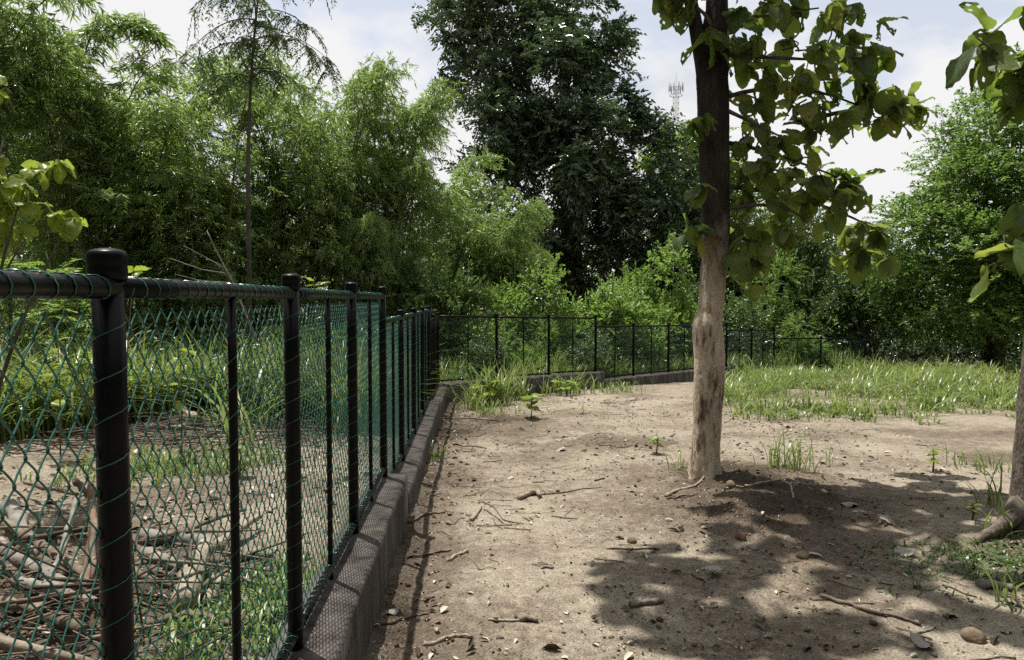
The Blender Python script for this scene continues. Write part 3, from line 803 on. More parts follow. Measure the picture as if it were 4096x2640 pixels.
tree('broadleaf_tree', tb, ([tb, (2.15, 26.4, 2), (2.0, 26.3, 5.5), (1.75, 26.2, 10)], [0.48, 0.4, 0.28, 0.1]), limbs_to((2.05, 26.3, 5.2), dk[:16], r, 0.13), cm,
     'towering dark glossy broadleaf tree in the centre behind the fence', 'tree')

# lighter trees behind, either side of the trunk
r = np.random.default_rng(6)
b2 = [(*(6.42, 30.00, 7.08), 1.3), (*(7.37, 30.00, 7.51), 1.1), (*(8.06, 30.00, 6.65), 1.8), (*(5.98, 30.00, 6.13), 1.4), (*(9.10, 30.00, 5.43), 1.6), (*(7.72, 30.00, 4.22), 2.0)]
cm = crown_mesh('crown', 'shrub_leaf', b2, 1900, 10, 0.6, 0.17, 0.085, r, hexa=True, k=10)
tree('broadleaf_tree', (7.2, 30.5, -0.65), ([(7.2, 30.5, -0.65), (7.2, 30.4, 3), (7.4, 30.2, 6)], [0.2, 0.15, 0.06]), limbs_to((7.2, 30.3, 3), b2, r, 0.07), cm,
     'lighter green tree below the radio mast, beside the pale trunk', 'tree')

r = np.random.default_rng(8)
rt = [(*(14.16, 20.50, 4.77), 2.5), (*(12.31, 20.00, 4.12), 1.9), (*(13.33, 20.50, 5.84), 1.7), (*(14.75, 21.00, 7.04), 1.5), (*(11.04, 20.00, 3.08), 1.3), (*(10.55, 20.50, 2.17), 1.1), (*(11.84, 19.60, 2.14), 2.1),
      (*(13.58, 19.50, 2.13), 2.3), (*(10.90, 20.50, 3.59), 0.9), (*(15.43, 20.00, 5.16), 3.2), (*(11.91, 20.50, 5.01), 1.1), (*(15.84, 19.50, 2.36), 2.8), (*(11.74, 21.50, 1.58), 1.4), (*(13.45, 20.50, 0.98), 1.8), (*(15.23, 20.50, 0.75), 1.9), (*(10.87, 22.00, 1.45), 1.0), (*(12.38, 21.00, 5.95), 0.6), (*(13.90, 21.00, 7.28), 0.7)]
cm = crown_mesh('crown', 'small_leaf', rt, 9500, 13, 0.55, 0.095, 0.052, r, droop=0.2, hang=0.15, hexa=True, k=15, sub=0.36, inner=0.22, floor=0.3)
tb = (14.0, 21.5, -0.65)
tree('small_leaf_tree', tb, ([tb, (13.9, 21.4, 1.5), (13.8, 21.3, 4)], [0.3, 0.24, 0.12]), limbs_to((13.9, 21.4, 2.2), rt, r, 0.1), cm,
     'bright green small-leaved tree filling the right side above dark shade', 'tree')

# shrubs: four kinds of crown, each shrub its own thing
def shrub_crown(seed, mat, L, W, ln, n, nl, feather=False, hexa=True):
    r = np.random.default_rng(seed)
    bl = [(r.normal() * 0.42, r.normal() * 0.42, 0.45 + abs(r.normal()) * 0.32, r.uniform(0.32, 0.55)) for _ in range(9)]
    if feather:
        return crown_mesh('crown', mat, bl, n, nl, ln, L, W, r, droop=0.35, hang=0.05, side=1.3, hexa=False, k=9, outup=0.5, jit=0.12, floor=0.0)
    return crown_mesh('crown', mat, bl, n, nl, ln, L, W, r, droop=0.2, hang=0.15, hexa=hexa, k=9, sub=0.5, outup=0.6, floor=0.0)
SH = {'green': shrub_crown(31, 'shrub_leaf', 0.075, 0.040, 0.30, 1100, 11), 'green2': shrub_crown(32, 'shrub_leaf', 0.065, 0.036, 0.28, 1150, 12),
      'deep': shrub_crown(33, 'shade_leaf', 0.085, 0.045, 0.30, 1200, 10), 'feather': shrub_crown(34, 'shrub_leaf', 0.050, 0.015, 0.34, 950, 24, True),
      'olive': shrub_crown(35, 'shade_leaf', 0.055, 0.030, 0.3, 1200, 12), 'lime': shrub_crown(36, 'lime_leaf', 0.07, 0.034, 0.24, 520, 11)}
mb = MB()
for q in range(7):
    a = q * 0.9; mb.tube([(0, 0, -0.05), (0.18 * math.cos(a), 0.18 * math.sin(a), 0.35), (0.5 * math.cos(a + .2), 0.5 * math.sin(a + .2), 0.85)], [0.022, 0.015, 0.006], 5)
me_stems = mb.mesh('stems', 'bark_grey', True)
def shrub(x, y, kind, w, h, label, rz):
    t = empty('shrub', (x, y, float(base_z(x, y)) - 0.05), rz)
    h *= 0.80
    obj('crown', SH[kind], t, scale=(w, w, h)); obj('stems', me_stems, t, scale=(w, w, h))
    tag(t, label, 'shrub', 'shrubs behind the fence')
for k, (x, y, kd, w, h, lab) in enumerate([
        (-2.0, 15.2, 'deep', 1.05, 2.35, 'rounded deep green bush left of the fence corner, under the drooping bamboo'),
        (-1.55, 14.6, 'lime', 0.45, 1.9, 'small yellow-green sapling poking up just above the fence corner'),
        (-0.9, 14.6, 'green', 0.85, 1.35, 'low leafy bush just right of the fence corner'),
        (-0.1, 15.4, 'feather', 0.9, 1.55, 'feathery bush behind the first bay of the far fence'),
        (0.7, 16.4, 'green2', 1.0, 1.95, 'bright bush with a peaked top behind the far fence, left of centre'),
        (1.7, 17.2, 'green', 1.15, 1.95, 'bright bush behind the step in the far fence'),
        (2.7, 18.0, 'green2', 1.0, 1.65, 'lower bush in the dip between two taller bushes behind the far fence'),
        (3.6, 18.8, 'green', 1.1, 1.8, 'bush with reddish tips left of the pale trunk'),
        (4.3, 19.6, 'green2', 1.25, 2.55, 'tallest bright bush behind the far fence, touching the pale trunk'),
        (5.6, 20.6, 'olive', 1.2, 2.0, 'olive bush just right of the pale trunk behind the fence'),
        (7.3, 22.6, 'feather', 1.4, 2.6, 'feathery shrub right of the trunk, above the last tall fence bay'),
        (8.6, 24.0, 'olive', 1.7, 4.2, 'tall shady shrub under the hanging teak leaves'),
        (9.6, 22.6, 'feather', 1.3, 2.2, 'feathery shrub at the left foot of the small-leaved tree'),
        (10.4, 21.6, 'olive', 1.3, 2.6, 'yellowish shrub where the far fence runs into shade'),
        (6.9, 24.5, 'deep', 1.8, 3.8, 'dark shrub behind the trunk and the olive bush'),
        (-0.5, 13.9, 'olive', 0.6, 0.85, 'knee-high bush pressed against the first far fence bay'),
        (0.6, 14.9, 'feather', 0.7, 1.0, 'low feathery bush seen through the second far fence bay'),
        (1.6, 15.6, 'olive', 0.7, 0.95, 'low olive bush seen through the third far fence bay'),
        (8.3, 21.2, 'feather', 0.95, 1.25, 'pale feathery bush seen through the lowest fence bay')]):
    shrub(x, y, kd, w, h, lab, k * 1.37)

# far woodland mass
r = np.random.default_rng(9); P = []
n = 7000
x = r.uniform(-26, 34, n); zt = 3.4 + 2.2 * fbm(x, x * 0, 0.22, 3, 3)
y = r.uniform(27, 33, n); z = -0.6 + r.uniform(0, 1, n) ** 0.8 * zt
V, Qd, T = sprays(np.stack([x, y, z], -1), rand_dirs(n, r) + [0, -0.4, 0.4], 0.9, 10, 0.26, 0.13, r, hexa=False)
far = obj('far_woodland', build_mesh('far_woodland', V, Qd, T, False, 'dark_leaf')); far['kind'] = 'stuff'
tag(far, 'dark far woodland seen between the trees and bushes', 'woodland')
# unseen wood added behind the camera and at both sides to block skylight
n = 9000; a = r.uniform(0, 1, n); th = math.radians(150) + a * math.radians(240); rad = r.uniform(11, 17, n)
x = 0.5 + rad * np.cos(th); y = 3.0 + rad * np.sin(th); z = r.uniform(0, 1, n) ** 0.8 * (7.5 + 4.5 * fbm(a * 40, a * 0, 1.0, 3, 4))
V, Qd, T = sprays(np.stack([x, y, z], -1), rand_dirs(n, r) + [0, 0, 0.4], 1.1, 8, 0.42, 0.22, r, hexa=False)
wd = obj('added_woodland', build_mesh('added_woodland', V, Qd, T, False, 'dark_leaf')); wd['kind'] = 'stuff'
tag(wd, 'unseen woodland added outside the picture to block skylight', 'woodland')

r = np.random.default_rng(10); n = 2600
x = r.uniform(-13, -1.2, n); y = r.uniform(11.5, 19, n); z = float(-0.3) + r.uniform(0, 1, n) ** 1.3 * (0.5 + 1.5 * fbm(x, y, 0.6, 3, 33)); m = (x < FX(y) - 0.8) | (y > 14.5)
V, Qd, T = sprays(np.stack([x, y, z], -1)[m], rand_dirs(n, r)[m] + [0, 0, 0.5], 0.5, 11, 0.13, 0.06, r, hexa=True)
ug = obj('undergrowth', build_mesh('undergrowth', V, Qd, T, False, 'shade_leaf')); ug['kind'] = 'stuff'
tag(ug, 'dark leafy undergrowth at the foot of the bamboo', 'undergrowth')
n = 3000; x = r.uniform(3.5, 22, n); y = r.uniform(21.2, 27, n); z = -0.65 + r.uniform(0, 1, n) ** 1.2 * (0.5 + 2.0 * fbm(x, y, 0.6, 3, 35))
V, Qd, T = sprays(np.stack([x, y, z], -1), rand_dirs(n, r) + [0, 0, 0.5], 0.55, 11, 0.14, 0.07, r, hexa=True)
ug = obj('undergrowth', build_mesh('undergrowth', V, Qd, T, False, 'dark_leaf')); ug['kind'] = 'stuff'
tag(ug, 'dark undergrowth in deep shade below the small-leaved tree', 'undergrowth')

# slender feathery tree
r = np.random.default_rng(12)
tp = np.array([(-3.92, 11.00, 0.90), (-3.89, 11.00, 2.10), (-3.89, 11.00, 3.18), (-3.86, 11.00, 4.14), (-3.80, 11.00, 5.03), (-3.72, 11.00, 5.73), (-3.64, 11.00, 6.30), (-3.57, 11.00, 6.87)])
tp[0, 2] = base_z(tp[0, 0], 11) - 0.05
fb = []
for (a, zb, ez, ln_) in [(0.2, 0.62, 0.35, 1.1), (3.0, 0.60, 0.3, 1.0), (5.0, 0.68, 0.4, 0.9), (1.5, 0.66, 0.45, 0.8), (3.4, 0.74, 0.3, 0.9), (0.1, 0.78, 0.5, 1.0), (4.4, 0.82, 0.4, 0.7), (2.4, 0.86, 0.5, 0.7), (0.5, 0.90, 0.5, 0.8), (3.3, 0.95, 0.6, 0.8), (5.6, 0.97, 0.5, 0.7), (0.0, 0.70, 0.2, 0.85), (2.9, 0.88, 0.3, 0.85), (0.4, 0.54, 0.2, 0.7), (3.6, 0.52, 0.2, 0.7), (0.2, 0.66, 0.1, 1.1), (3.1, 0.68, 0.15, 1.15), (1.9, 0.58, 0.2, 0.8), (4.9, 0.6, 0.2, 0.6)]:
    k = zb * 7; i0 = min(int(k), 6); s = tp[i0] + (tp[i0 + 1] - tp[i0]) * (k - i0)
    t_ = np.linspace(0, 1, 7)[:, None]
    fb.append(s + np.hstack([np.cos(a) * ln_ * t_, np.sin(a) * ln_ * t_, ez * t_ * 1.6 - 0.75 * t_ ** 2 * ln_]))
P, A = [], []
for b in fb:
    k = 25; tt = r.uniform(0.15, 1, k); ts = np.linspace(0, 1, 7)
    P.append(np.stack([np.interp(tt, ts, b[:, q]) for q in range(3)], -1)); d = rand_dirs(k, r); d[:, 2] = -np.abs(d[:, 2]) * 0.5; A.append(d)
P, A = np.concatenate(P), np.concatenate(A)
V, Qd, T = sprays(P, A, 0.34 * r.uniform(0.6, 1.2, len(P)), 28, 0.065, 0.018, r, droop=0.7, side=1.0, hang=0.5, jit=0.18)
t = empty('feathery_tree', tuple(tp[0])); mb = MB(); mb.tube(tp - tp[0], [0.038, 0.033, 0.029, 0.025, 0.02, 0.015, 0.01, 0.005], 9, wobble=0.03)
obj('trunk', mb.mesh('trunk', 'bark_grey', True), t)
for b in fb:
    mb = MB(); mb.tube(b - tp[0], np.linspace(0.012, 0.003, 7), 5); obj('limb', mb.mesh('limb', 'bark_grey', True), t)
obj('crown', build_mesh('crown', V, Qd, T, False, 'feather_leaf'), t, tuple(-tp[0]))
tag(t, 'slender tall tree with thin straight stem and sparse feathery leaves before the bamboo', 'tree')

# radio mast far away
t = empty('radio_mast', (32.8, 150, -1)); mb = MB(); mh = 45.4
cs = [(0.62 * math.cos(a), 0.62 * math.sin(a)) for a in (0.3, 2.39, 4.49)]
for c in cs: mb.tube([(c[0] * 1.5, c[1] * 1.5, 0), (c[0], c[1], mh)], 0.055, 6)
obj('legs', mb.mesh('legs', 'mast'), t); mb = MB(); z = 1.0; k = 0
while z < mh - 1:
    for q in range(3):
        a, b = cs[q], cs[(q + 1) % 3]
        mb.tube([(a[0], a[1], z), (b[0], b[1], z + 1.1)], 0.024, 4); mb.tube([(b[0], b[1], z), (a[0], a[1], z + 1.1)], 0.024, 4); mb.tube([(a[0], a[1], z), (b[0], b[1], z)], 0.024, 4)
    z += 1.1
obj('bracing', mb.mesh('bracing', 'mast'), t)
mb = MB(); mb.tube([(1.25 * math.cos(a), 1.25 * math.sin(a), mh - 0.8) for a in np.linspace(0, 2 * PI, 13)], 0.06, 5); mb.tube([(1.25 * math.cos(a), 1.25 * math.sin(a), mh - 2.2) for a in np.linspace(0, 2 * PI, 13)], 0.06, 5)
obj('platform', mb.mesh('platform', 'mast'), t)
mb = MB(); mb.box((-0.09, -0.05, -0.8), (0.09, 0.05, 0.9)); me_an = mb.mesh('antenna_panel', 'mast')
for q in range(9):
    a = q * 2 * PI / 9; obj('antenna_panel', me_an, t, (1.4 * math.cos(a), 1.4 * math.sin(a), mh - 0.7), (0, 0, a + PI / 2))
mb = MB(); mb.tube([(0, 0, mh - 1), (0, 0, mh + 2.6)], 0.04, 5); obj('lightning_rod', mb.mesh('lightning_rod', 'mast'), t)
tag(t, 'far lattice radio mast with a ring of antennas, left of the trunk', 'mast')

# ------------------------------------------------------------------ teak trees
def teak_leaf_mesh(seed, holes, cur):
    r = np.random.default_rng(seed); nu, nv = 12, 8
    V, UVs = [], []
    for a in range(nu + 1):
        t = a / nu
        w = 0.42 * (math.sin(PI * min(1, t ** 0.75 * 0.985 + 0.012)) ** 0.62) * (0.8 + 0.3 * t)
        if a == nu: w = 0.015
        for b in range(nv + 1):
            s = b / nv * 2 - 1
            ww = w * (1 + (0.05 * r.normal() if abs(s) == 1 else 0))
            y = 0.05 + 0.95 * t - 0.06 * abs(s) * (1 - t)
            z = -cur * t ** 2 * 0.6 + 0.45 * abs(s) * w * (0.7 - cur) - 0.10 * s * s * math.cos(seed) + 0.055 * math.sin(8 * t + seed + 2 * s) * abs(s) + 0.022 * r.normal() * abs(s)
            jx, jy = (r.normal() * 0.012, r.normal() * 0.012) if 0 < a < nu and 0 < b < nv else (0, 0)
            V.append((s * ww + jx + 0.06 * cur * math.sin(3 * t + seed) * t, y + jy, z)); UVs.append((s, t))
    Qs = []; gone = set()
    for _ in range(holes):
        gone.add((int(r.integers(1, nu - 1)), int(r.integers(0, nv))))
    for a in range(nu):
        for b in range(nv):
            if (a, b) in gone: continue
            Qs.append((a * (nv + 1) + b, a * (nv + 1) + b + 1, (a + 1) * (nv + 1) + b + 1, (a + 1) * (nv + 1) + b))
    k = len(V); V += [(-0.012, -0.06, 0.0), (0.012, -0.06, 0.0), (0.012, 0.08, 0.0), (-0.012, 0.08, 0.0)]; UVs += [(0, 0)] * 4; Qs.append((k, k + 1, k + 2, k + 3))
    me = build_mesh('leaf', V, Qs, None, True, 'teak_leaf')
    uv = me.uv_layers.new(name='UVMap'); li = np.zeros(len(me.loops), dtype=np.int32); me.loops.foreach_get('vertex_index', li)
    uv.data.foreach_set('uv', np.array(UVs, dtype=np.float32)[li].ravel())
    return me
LEAF = [teak_leaf_mesh(s, h, c) for s, h, c in [(1, 0, 0.3), (2, 2, 0.6), (3, 4, 0.5), (4, 1, 0.9), (5, 5, 0.7), (6, 0, 0.8), (7, 3, 0.2)]]

def leaf_matrix(p, d, nrm, size):
    y = Vector(d).normalized(); x = y.cross(Vector(nrm)).normalized(); z = x.cross(y)
    m = Matrix((x, y, z)).transposed().to_4x4()
    return Matrix.Translation(p) @ m @ Matrix.Scale(size, 4)

def rosette(r, p, axis_d, n, size):
    """a twig end with broad drooping leaves round it"""
    out = []; a0 = r.uniform(0, 2 * PI); ax = unit(np.array(axis_d) + r.normal(size=3) * 0.2)
    u = unit(np.cross(ax, [0.3, 0.2, 1.0])); v = np.cross(ax, u)
    for k in range(n):
        a = a0 + k * PI * 0.62 + r.normal() * 0.35
        d = ax * r.uniform(-0.1, 0.7) + (u * math.cos(a) + v * math.sin(a)) * 0.9 + np.array([0, 0, -r.uniform(0.0, 1.35)])
        d = unit(d); nn = np.array([0, 0, 1.0]) + r.normal(size=3) * 0.35
        out.append((np.array(p) - ax * 0.04 * (k // 2), d, nn, size * r.uniform(0.65, 1.2)))
    return out

def add_leaves(parent, org, items, r):
    for (p, d, nn, s) in items:
        o = obj('leaf', LEAF[int(r.integers(0, 7))], parent)
        o.matrix_local = leaf_matrix(Vector(p) - Vector(org), d, nn, s)

def join_leaves(name, items, r, parent, org):
    V, Qs, UVs, n = [], [], [], 0
    src = []
    for me in LEAF[:4]:
        v = np.zeros(len(me.vertices) * 3, dtype=np.float32); me.vertices.foreach_get('co', v)
        src.append((v.reshape(-1, 3), np.array([p.vertices[:] for p in me.polygons])))
    for (p, d, nn, s) in items:
        v, q = src[int(r.integers(0, 4))]
        m = np.array(leaf_matrix(Vector(p) - Vector(org), d, nn, s))
        V.append(v @ m[:3, :3].T + m[:3, 3]); Qs.append(q + n); n += len(v)
    o = obj(name, build_mesh(name, np.vstack(V), np.vstack(Qs), None, True, 'teak_leaf'), parent); o['kind'] = 'stuff'
    return o

def bez(a, b, sag=0.15, k=8, r=None):
    a, b = np.array(a, float), np.array(b, float); t = np.linspace(0, 1, k)[:, None]
    mid = (a + b) / 2 + np.array([0, 0, sag]) + (r.normal(size=3) * 0.08 if r is not None else 0)
    return (1 - t) ** 2 * a + 2 * t * (1 - t) * mid + t ** 2 * b

r = np.random.default_rng(21)
T0 = (TREE[0], TREE[1], 0.0)
teak = empty('teak_tree', T0)
tag(teak, 'teak tree with pale peeling trunk standing on the bare earth', 'tree')
O = np.array(T0)
tk = [(1.56, 6.05, -0.25, 0.135), (1.572, 6.05, -0.02, 0.118), (1.585, 6.05, 0.12, 0.108), (1.605, 6.05, 0.42, 0.116), (1.612, 6.05, 0.75, 0.122), (1.618, 6.05, 1.0, 0.128), (1.606, 6.05, 1.17, 0.130), (1.600, 6.05, 1.27, 0.128), (1.622, 6.05, 1.36, 0.108), (1.636, 6.05, 1.55, 0.102),
      (1.650, 6.05, 1.80, 0.110), (1.652, 6.05, 2.10, 0.116), (1.645, 6.05, 2.5, 0.121), (1.630, 6.05, 2.9, 0.126), (1.610, 6.05, 3.25, 0.133), (1.62, 6.05, 3.5, 0.125), (1.645, 6.05, 3.8, 0.092), (1.66, 6.07, 4.3, 0.085), (1.66, 6.1, 5.2, 0.07), (1.6, 6.1, 7.0, 0.05), (1.5, 6.1, 9.4, 0.02)]
tk = np.array(tk); zz = np.concatenate([np.linspace(-0.25, 4.2, 230), np.linspace(4.3, 9.4, 50)])
pth = np.stack([np.interp(zz, tk[:, 2], tk[:, 0]), np.interp(zz, tk[:, 2], tk[:, 1]), zz], -1)
rad = np.interp(zz, tk[:, 2], tk[:, 3]) * 0.95
mb = MB(); mb.tube(pth - O, rad, 40, wobble=0.006, rg=r)
V = mb.V[0]; a = np.arctan2(V[:, 1], V[:, 0])       # fluted base and knots
nzv = fbm(a * 2.2 + 9, V[:, 2] * 2.5 + 9, 1.0, 4, 40) - 0.5
ctr = np.stack([np.interp(V[:, 2], tk[:, 2], tk[:, 0]) - O[0], np.zeros(len(V)), V[:, 2]], -1)
rid = fbm(a * 7 + 3, V[:, 2] * 3 + 9, 1.0, 4, 44, 0.6) - 0.5
V += (V - ctr) * (nzv * 0.30 + rid * 0.13)[:, None] + (V - ctr) * (np.clip(0.28 - V[:, 2], 0, 0.5) * 1.6 * (0.5 + 0.5 * np.cos(a * 5 + 0.6)))[:, None]
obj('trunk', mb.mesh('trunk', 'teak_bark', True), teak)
limb = bez((1.56, 6.05, 3.2), (1.25, 6.2, 4.6), 0.0, 10, r)
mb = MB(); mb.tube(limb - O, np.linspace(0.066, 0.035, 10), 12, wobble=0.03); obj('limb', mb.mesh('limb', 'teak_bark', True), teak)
# boughs (start, end) and the leaf tufts they carry, in metres
BOUGHS = [((1.68, 6.05, 3.45), (2.80, 6.10, 3.41)), ((1.70, 6.05, 3.1), (3.04, 6.30, 3.04)), ((1.70, 6.05, 2.75), (2.83, 6.40, 2.51)), ((1.70, 6.02, 2.2), (2.34, 5.90, 2.09)), ((1.70, 6.05, 3.7), (2.32, 5.70, 3.68)),
          ((1.70, 6.08, 2.4), (3.38, 6.60, 2.01)), ((2.6, 6.2, 3.0), (3.40, 6.30, 3.13)), ((1.70, 6.0, 3.0), (2.02, 5.50, 2.65)), ((1.68, 6.1, 2.0), (2.06, 6.00, 1.85)), ((1.6, 6.0, 3.6), (1.18, 5.90, 3.83))]
for a, b in BOUGHS:
    p = bez(a, b, 0.12, 9, r); mb = MB(); mb.tube(p - O, np.linspace(0.02, 0.006, 9), 6, wobble=0.05); obj('bough', mb.mesh('bough', 'bark_grey', True), teak)
TUFTS = [(1.76, 5.80, 3.72), (2.10, 6.20, 3.91), (2.23, 5.90, 3.78), (2.60, 6.20, 3.84), (2.74, 6.00, 3.83), (1.96, 6.00, 3.59), (2.28, 6.20, 3.62), (2.36, 5.80, 3.45), (2.76, 6.20, 3.59), (2.83, 6.00, 3.42),
         (1.95, 6.20, 3.41), (2.10, 6.00, 3.28), (2.46, 6.30, 3.37), (2.58, 6.00, 3.24), (2.94, 6.20, 3.30), (1.96, 6.00, 3.07), (2.35, 6.20, 3.09), (2.59, 6.10, 3.02), (2.93, 6.30, 3.11), (3.17, 6.20, 3.14), (3.40, 6.30, 3.11), (3.12, 6.20, 3.01),
         (1.92, 6.10, 2.81), (2.13, 5.90, 2.77), (2.45, 6.20, 2.91), (1.92, 6.20, 2.55), (2.06, 6.00, 2.51), (2.39, 6.30, 2.60), (2.52, 6.10, 2.50), (2.83, 6.40, 2.58), (2.92, 6.40, 2.47), (1.92, 6.10, 2.32), (2.24, 6.20, 2.30), (2.53, 6.30, 2.31), (2.79, 6.40, 2.32),
         (1.82, 6.00, 2.06), (2.06, 6.10, 2.04), (2.24, 6.00, 2.06), (1.99, 6.00, 1.82), (3.03, 6.60, 2.12), (3.31, 6.70, 2.09), (3.11, 6.60, 1.93), (1.89, 6.10, 1.86), (1.26, 5.90, 3.89), (1.40, 5.90, 3.81), (1.20, 6.00, 4.00)]
items, extra, bp = [], [], []
for a, b in BOUGHS:
    bp.append(bez(a, b, 0.12, 12, None))
bp = np.concatenate(bp)
for p in TUFTS:
    pa = np.array(p); ax = np.array([p[0] - 1.65, (p[1] - 6.05) * 2, 0.15]); items += rosette(r, p, ax, 5, 0.20 * r.uniform(0.75, 1.25))
    for _ in range(2):
        extra += rosette(r, pa + r.normal(size=3) * [0.13, 0.18, 0.10], ax, 3, 0.17)
    w_ = np.linalg.norm(bp - pa, axis=1) + 0.35 * np.clip(np.linalg.norm(bp[:, :2] - [1.65, 6.05], axis=1) - np.linalg.norm(pa[:2] - [1.65, 6.05]) + 0.1, 0, 5)
    q = bez(bp[int(np.argmin(w_))], p, 0.05, 6, r); mb = MB(); mb.tube(q - O, np.linspace(0.008, 0.004, 6), 5); obj('twig', mb.mesh('twig', 'bark_grey', True), teak)
for p, n_, s in [((1.51, 5.86, 2.91), 4, 0.16), ((1.43, 5.92, 2.88), 4, 0.16), ((1.48, 5.84, 2.38), 4, 0.17), ((1.45, 5.86, 2.05), 5, 0.2), ((1.39, 5.95, 2.01), 3, 0.17), ((1.54, 5.85, 3.52), 3, 0.24), ((1.62, 5.85, 3.40), 2, 0.24), ((1.71, 5.90, 1.85), 3, 0.24), ((1.46, 5.90, 2.70), 2, 0.13)]:
    items += rosette(r, p, (-0.3, -0.6, 0.35), n_, s)
extra += items[300:]; items = items[:300]
add_leaves(teak, T0, items, r)
# high crown above the view
up = list(extra)
def shade_on(gx, gy, h, n_, sz, spread):
    """a leafy twig of the high crown, placed so that the noon sun drops its shade on the ground at gx, gy"""
    out = []
    for _ in range(n_):
        c = np.array([gx - 0.225 * h, gy + 0.215 * h, h]) + r.normal(size=3) * [spread, spread * 0.45, 0.3]
        out += rosette(r, c, (r.normal(), r.normal(), 0.3), 4, sz * r.uniform(0.6, 1.2))
    return out
HIGH = [((0.51, 3.96), 2), ((0.69, 4.02), 3), ((0.84, 3.99), 4), ((1.05, 4.08), 3), ((1.15, 3.93), 3), ((0.58, 3.67), 2), ((0.79, 3.73), 2), ((1.01, 3.75), 2), ((1.33, 4.25), 2),
        ((0.64, 3.21), 2), ((0.79, 3.23), 3), ((0.95, 3.25), 3), ((1.13, 3.27), 4), ((1.31, 3.32), 3), ((1.43, 3.23), 3), ((1.60, 3.19), 3), ((0.90, 3.08), 2), ((1.17, 3.08), 3), ((1.88, 3.40), 3), ((2.15, 3.50), 3), ((2.19, 3.27), 3),
        ((1.89, 4.64), 3), ((2.03, 4.48), 4), ((2.32, 4.64), 3), ((1.67, 4.40), 3), ((1.78, 4.18), 3), ((2.03, 4.12), 3), ((2.24, 4.05), 3), ((2.39, 3.93), 3), ((1.78, 3.87), 2), ((1.96, 3.75), 3)]
for p, n_ in HIGH:
    up += shade_on(p[0], p[1], r.uniform(6.0, 8.2), n_, 0.27, 0.15)
for p, n_ in [((2.00, 5.73), 2), ((2.22, 5.60), 3), ((2.45, 5.53), 4), ((2.77, 5.60), 4), ((2.99, 5.47), 4), ((3.20, 5.34), 4), ((2.59, 4.95), 4), ((1.97, 5.28), 3), ((2.26, 5.11), 3), ((2.80, 4.81), 3), ((1.81, 5.00), 3), ((2.02, 4.95), 3), ((2.49, 5.22), 3)]:
    up += shade_on(p[0], p[1], r.uniform(4.6, 6.6), n_ + 1, 0.28, 0.2)
for c in [(-0.8, 5.3, 7.2), (-0.3, 5.0, 7.0), (0.5, 5.4, 7.4), (2.4, 6.4, 6.0), (0.1, 4.8, 6.8)]:
    p = bez((1.65, 6.1, 5.6), c, 0.5, 9, r); mb = MB(); mb.tube(p - O, np.linspace(0.035, 0.01, 9), 6); obj('bough', mb.mesh('bough', 'bark_grey', True), teak)
join_leaves('foliage', up, r, teak, T0)

# second teak at the right edge
T1 = (3.27, 4.7, 0.0); O1 = np.array(T1)
teak2 = empty('teak_tree', T1)
tag(teak2, 'teak trunk cut off by the right edge with grass at its foot', 'tree')
t2 = np.array([(3.27, -0.25, 0.19), (3.30, 0.0, 0.145), (3.325, 0.15, 0.120), (3.345, 0.6, 0.113), (3.365, 1.0, 0.108), (3.39, 1.5, 0.102), (3.44, 2.4, 0.1), (3.48, 4.0, 0.08), (3.5, 6.0, 0.04)])
zz = np.linspace(-0.25, 6, 60)
mb = MB(); mb.tube(np.stack([np.interp(zz, t2[:, 1], t2[:, 0]), 4.7 + 0 * zz, zz], -1) - O1, np.interp(zz, t2[:, 1], t2[:, 2]), 18, wobble=0.03, rg=r)
obj('trunk', mb.mesh('trunk', 'bark_brown', True), teak2)
mb = MB(); mb.tube(np.array([(3.26, 4.69, 0.16), (3.10, 4.60, 0.075), (2.95, 4.53, 0.03), (2.72, 4.45, -0.05)]) - O1, [0.085, 0.055, 0.035, 0.015], 8, wobble=0.05); obj('root', mb.mesh('root', 'bark_brown', True), teak2)
items = []
for p, n_, s in [((2.85, 4.60, 3.03), 5, 0.25), ((2.97, 4.70, 3.15), 3, 0.22), ((3.14, 4.70, 2.90), 5, 0.21), ((3.21, 4.70, 2.81), 5, 0.21), ((3.19, 4.80, 2.78), 4, 0.19), ((3.17, 4.60, 2.94), 4, 0.22), ((3.04, 4.50, 1.84), 4, 0.21), ((3.03, 4.40, 1.77), 4, 0.22), ((2.81, 4.40, 1.68), 1, 0.2), ((3.18, 4.60, 3.28), 3, 0.25), ((3.12, 4.40, 1.83), 5, 0.33), ((3.28, 4.60, 2.83), 5, 0.3), ((3.36, 4.60, 3.10), 5, 0.3)]:
    items += rosette(r, p, (-0.8, -0.2, 0.2), n_, s)
add_leaves(teak2, T1, items, r)
for a, b in [((3.42, 4.7, 2.75), (2.77, 4.50, 3.05)), ((3.4, 4.7, 2.4), (3.14, 4.70, 2.89)), ((3.35, 4.65, 1.7), (2.92, 4.40, 1.79)), ((3.36, 4.65, 1.6), (2.81, 4.40, 1.67))]:
    p = bez(a, b, 0.1, 8, r); mb = MB(); mb.tube(p - O1, np.linspace(0.012, 0.004, 8), 6); obj('bough', mb.mesh('bough', 'bark_grey', True), teak2)
up = []
for k in range(16):
    a = r.uniform(0, 2 * PI); d = r.uniform(0.3, 1.5); up += rosette(r, (3.5 + d * math.cos(a), 5.0 + d * math.sin(a), r.uniform(4.5, 6.6)), (math.cos(a), math.sin(a), 0.4), 6, 0.36)
join_leaves('foliage', up, r, teak2, T1)

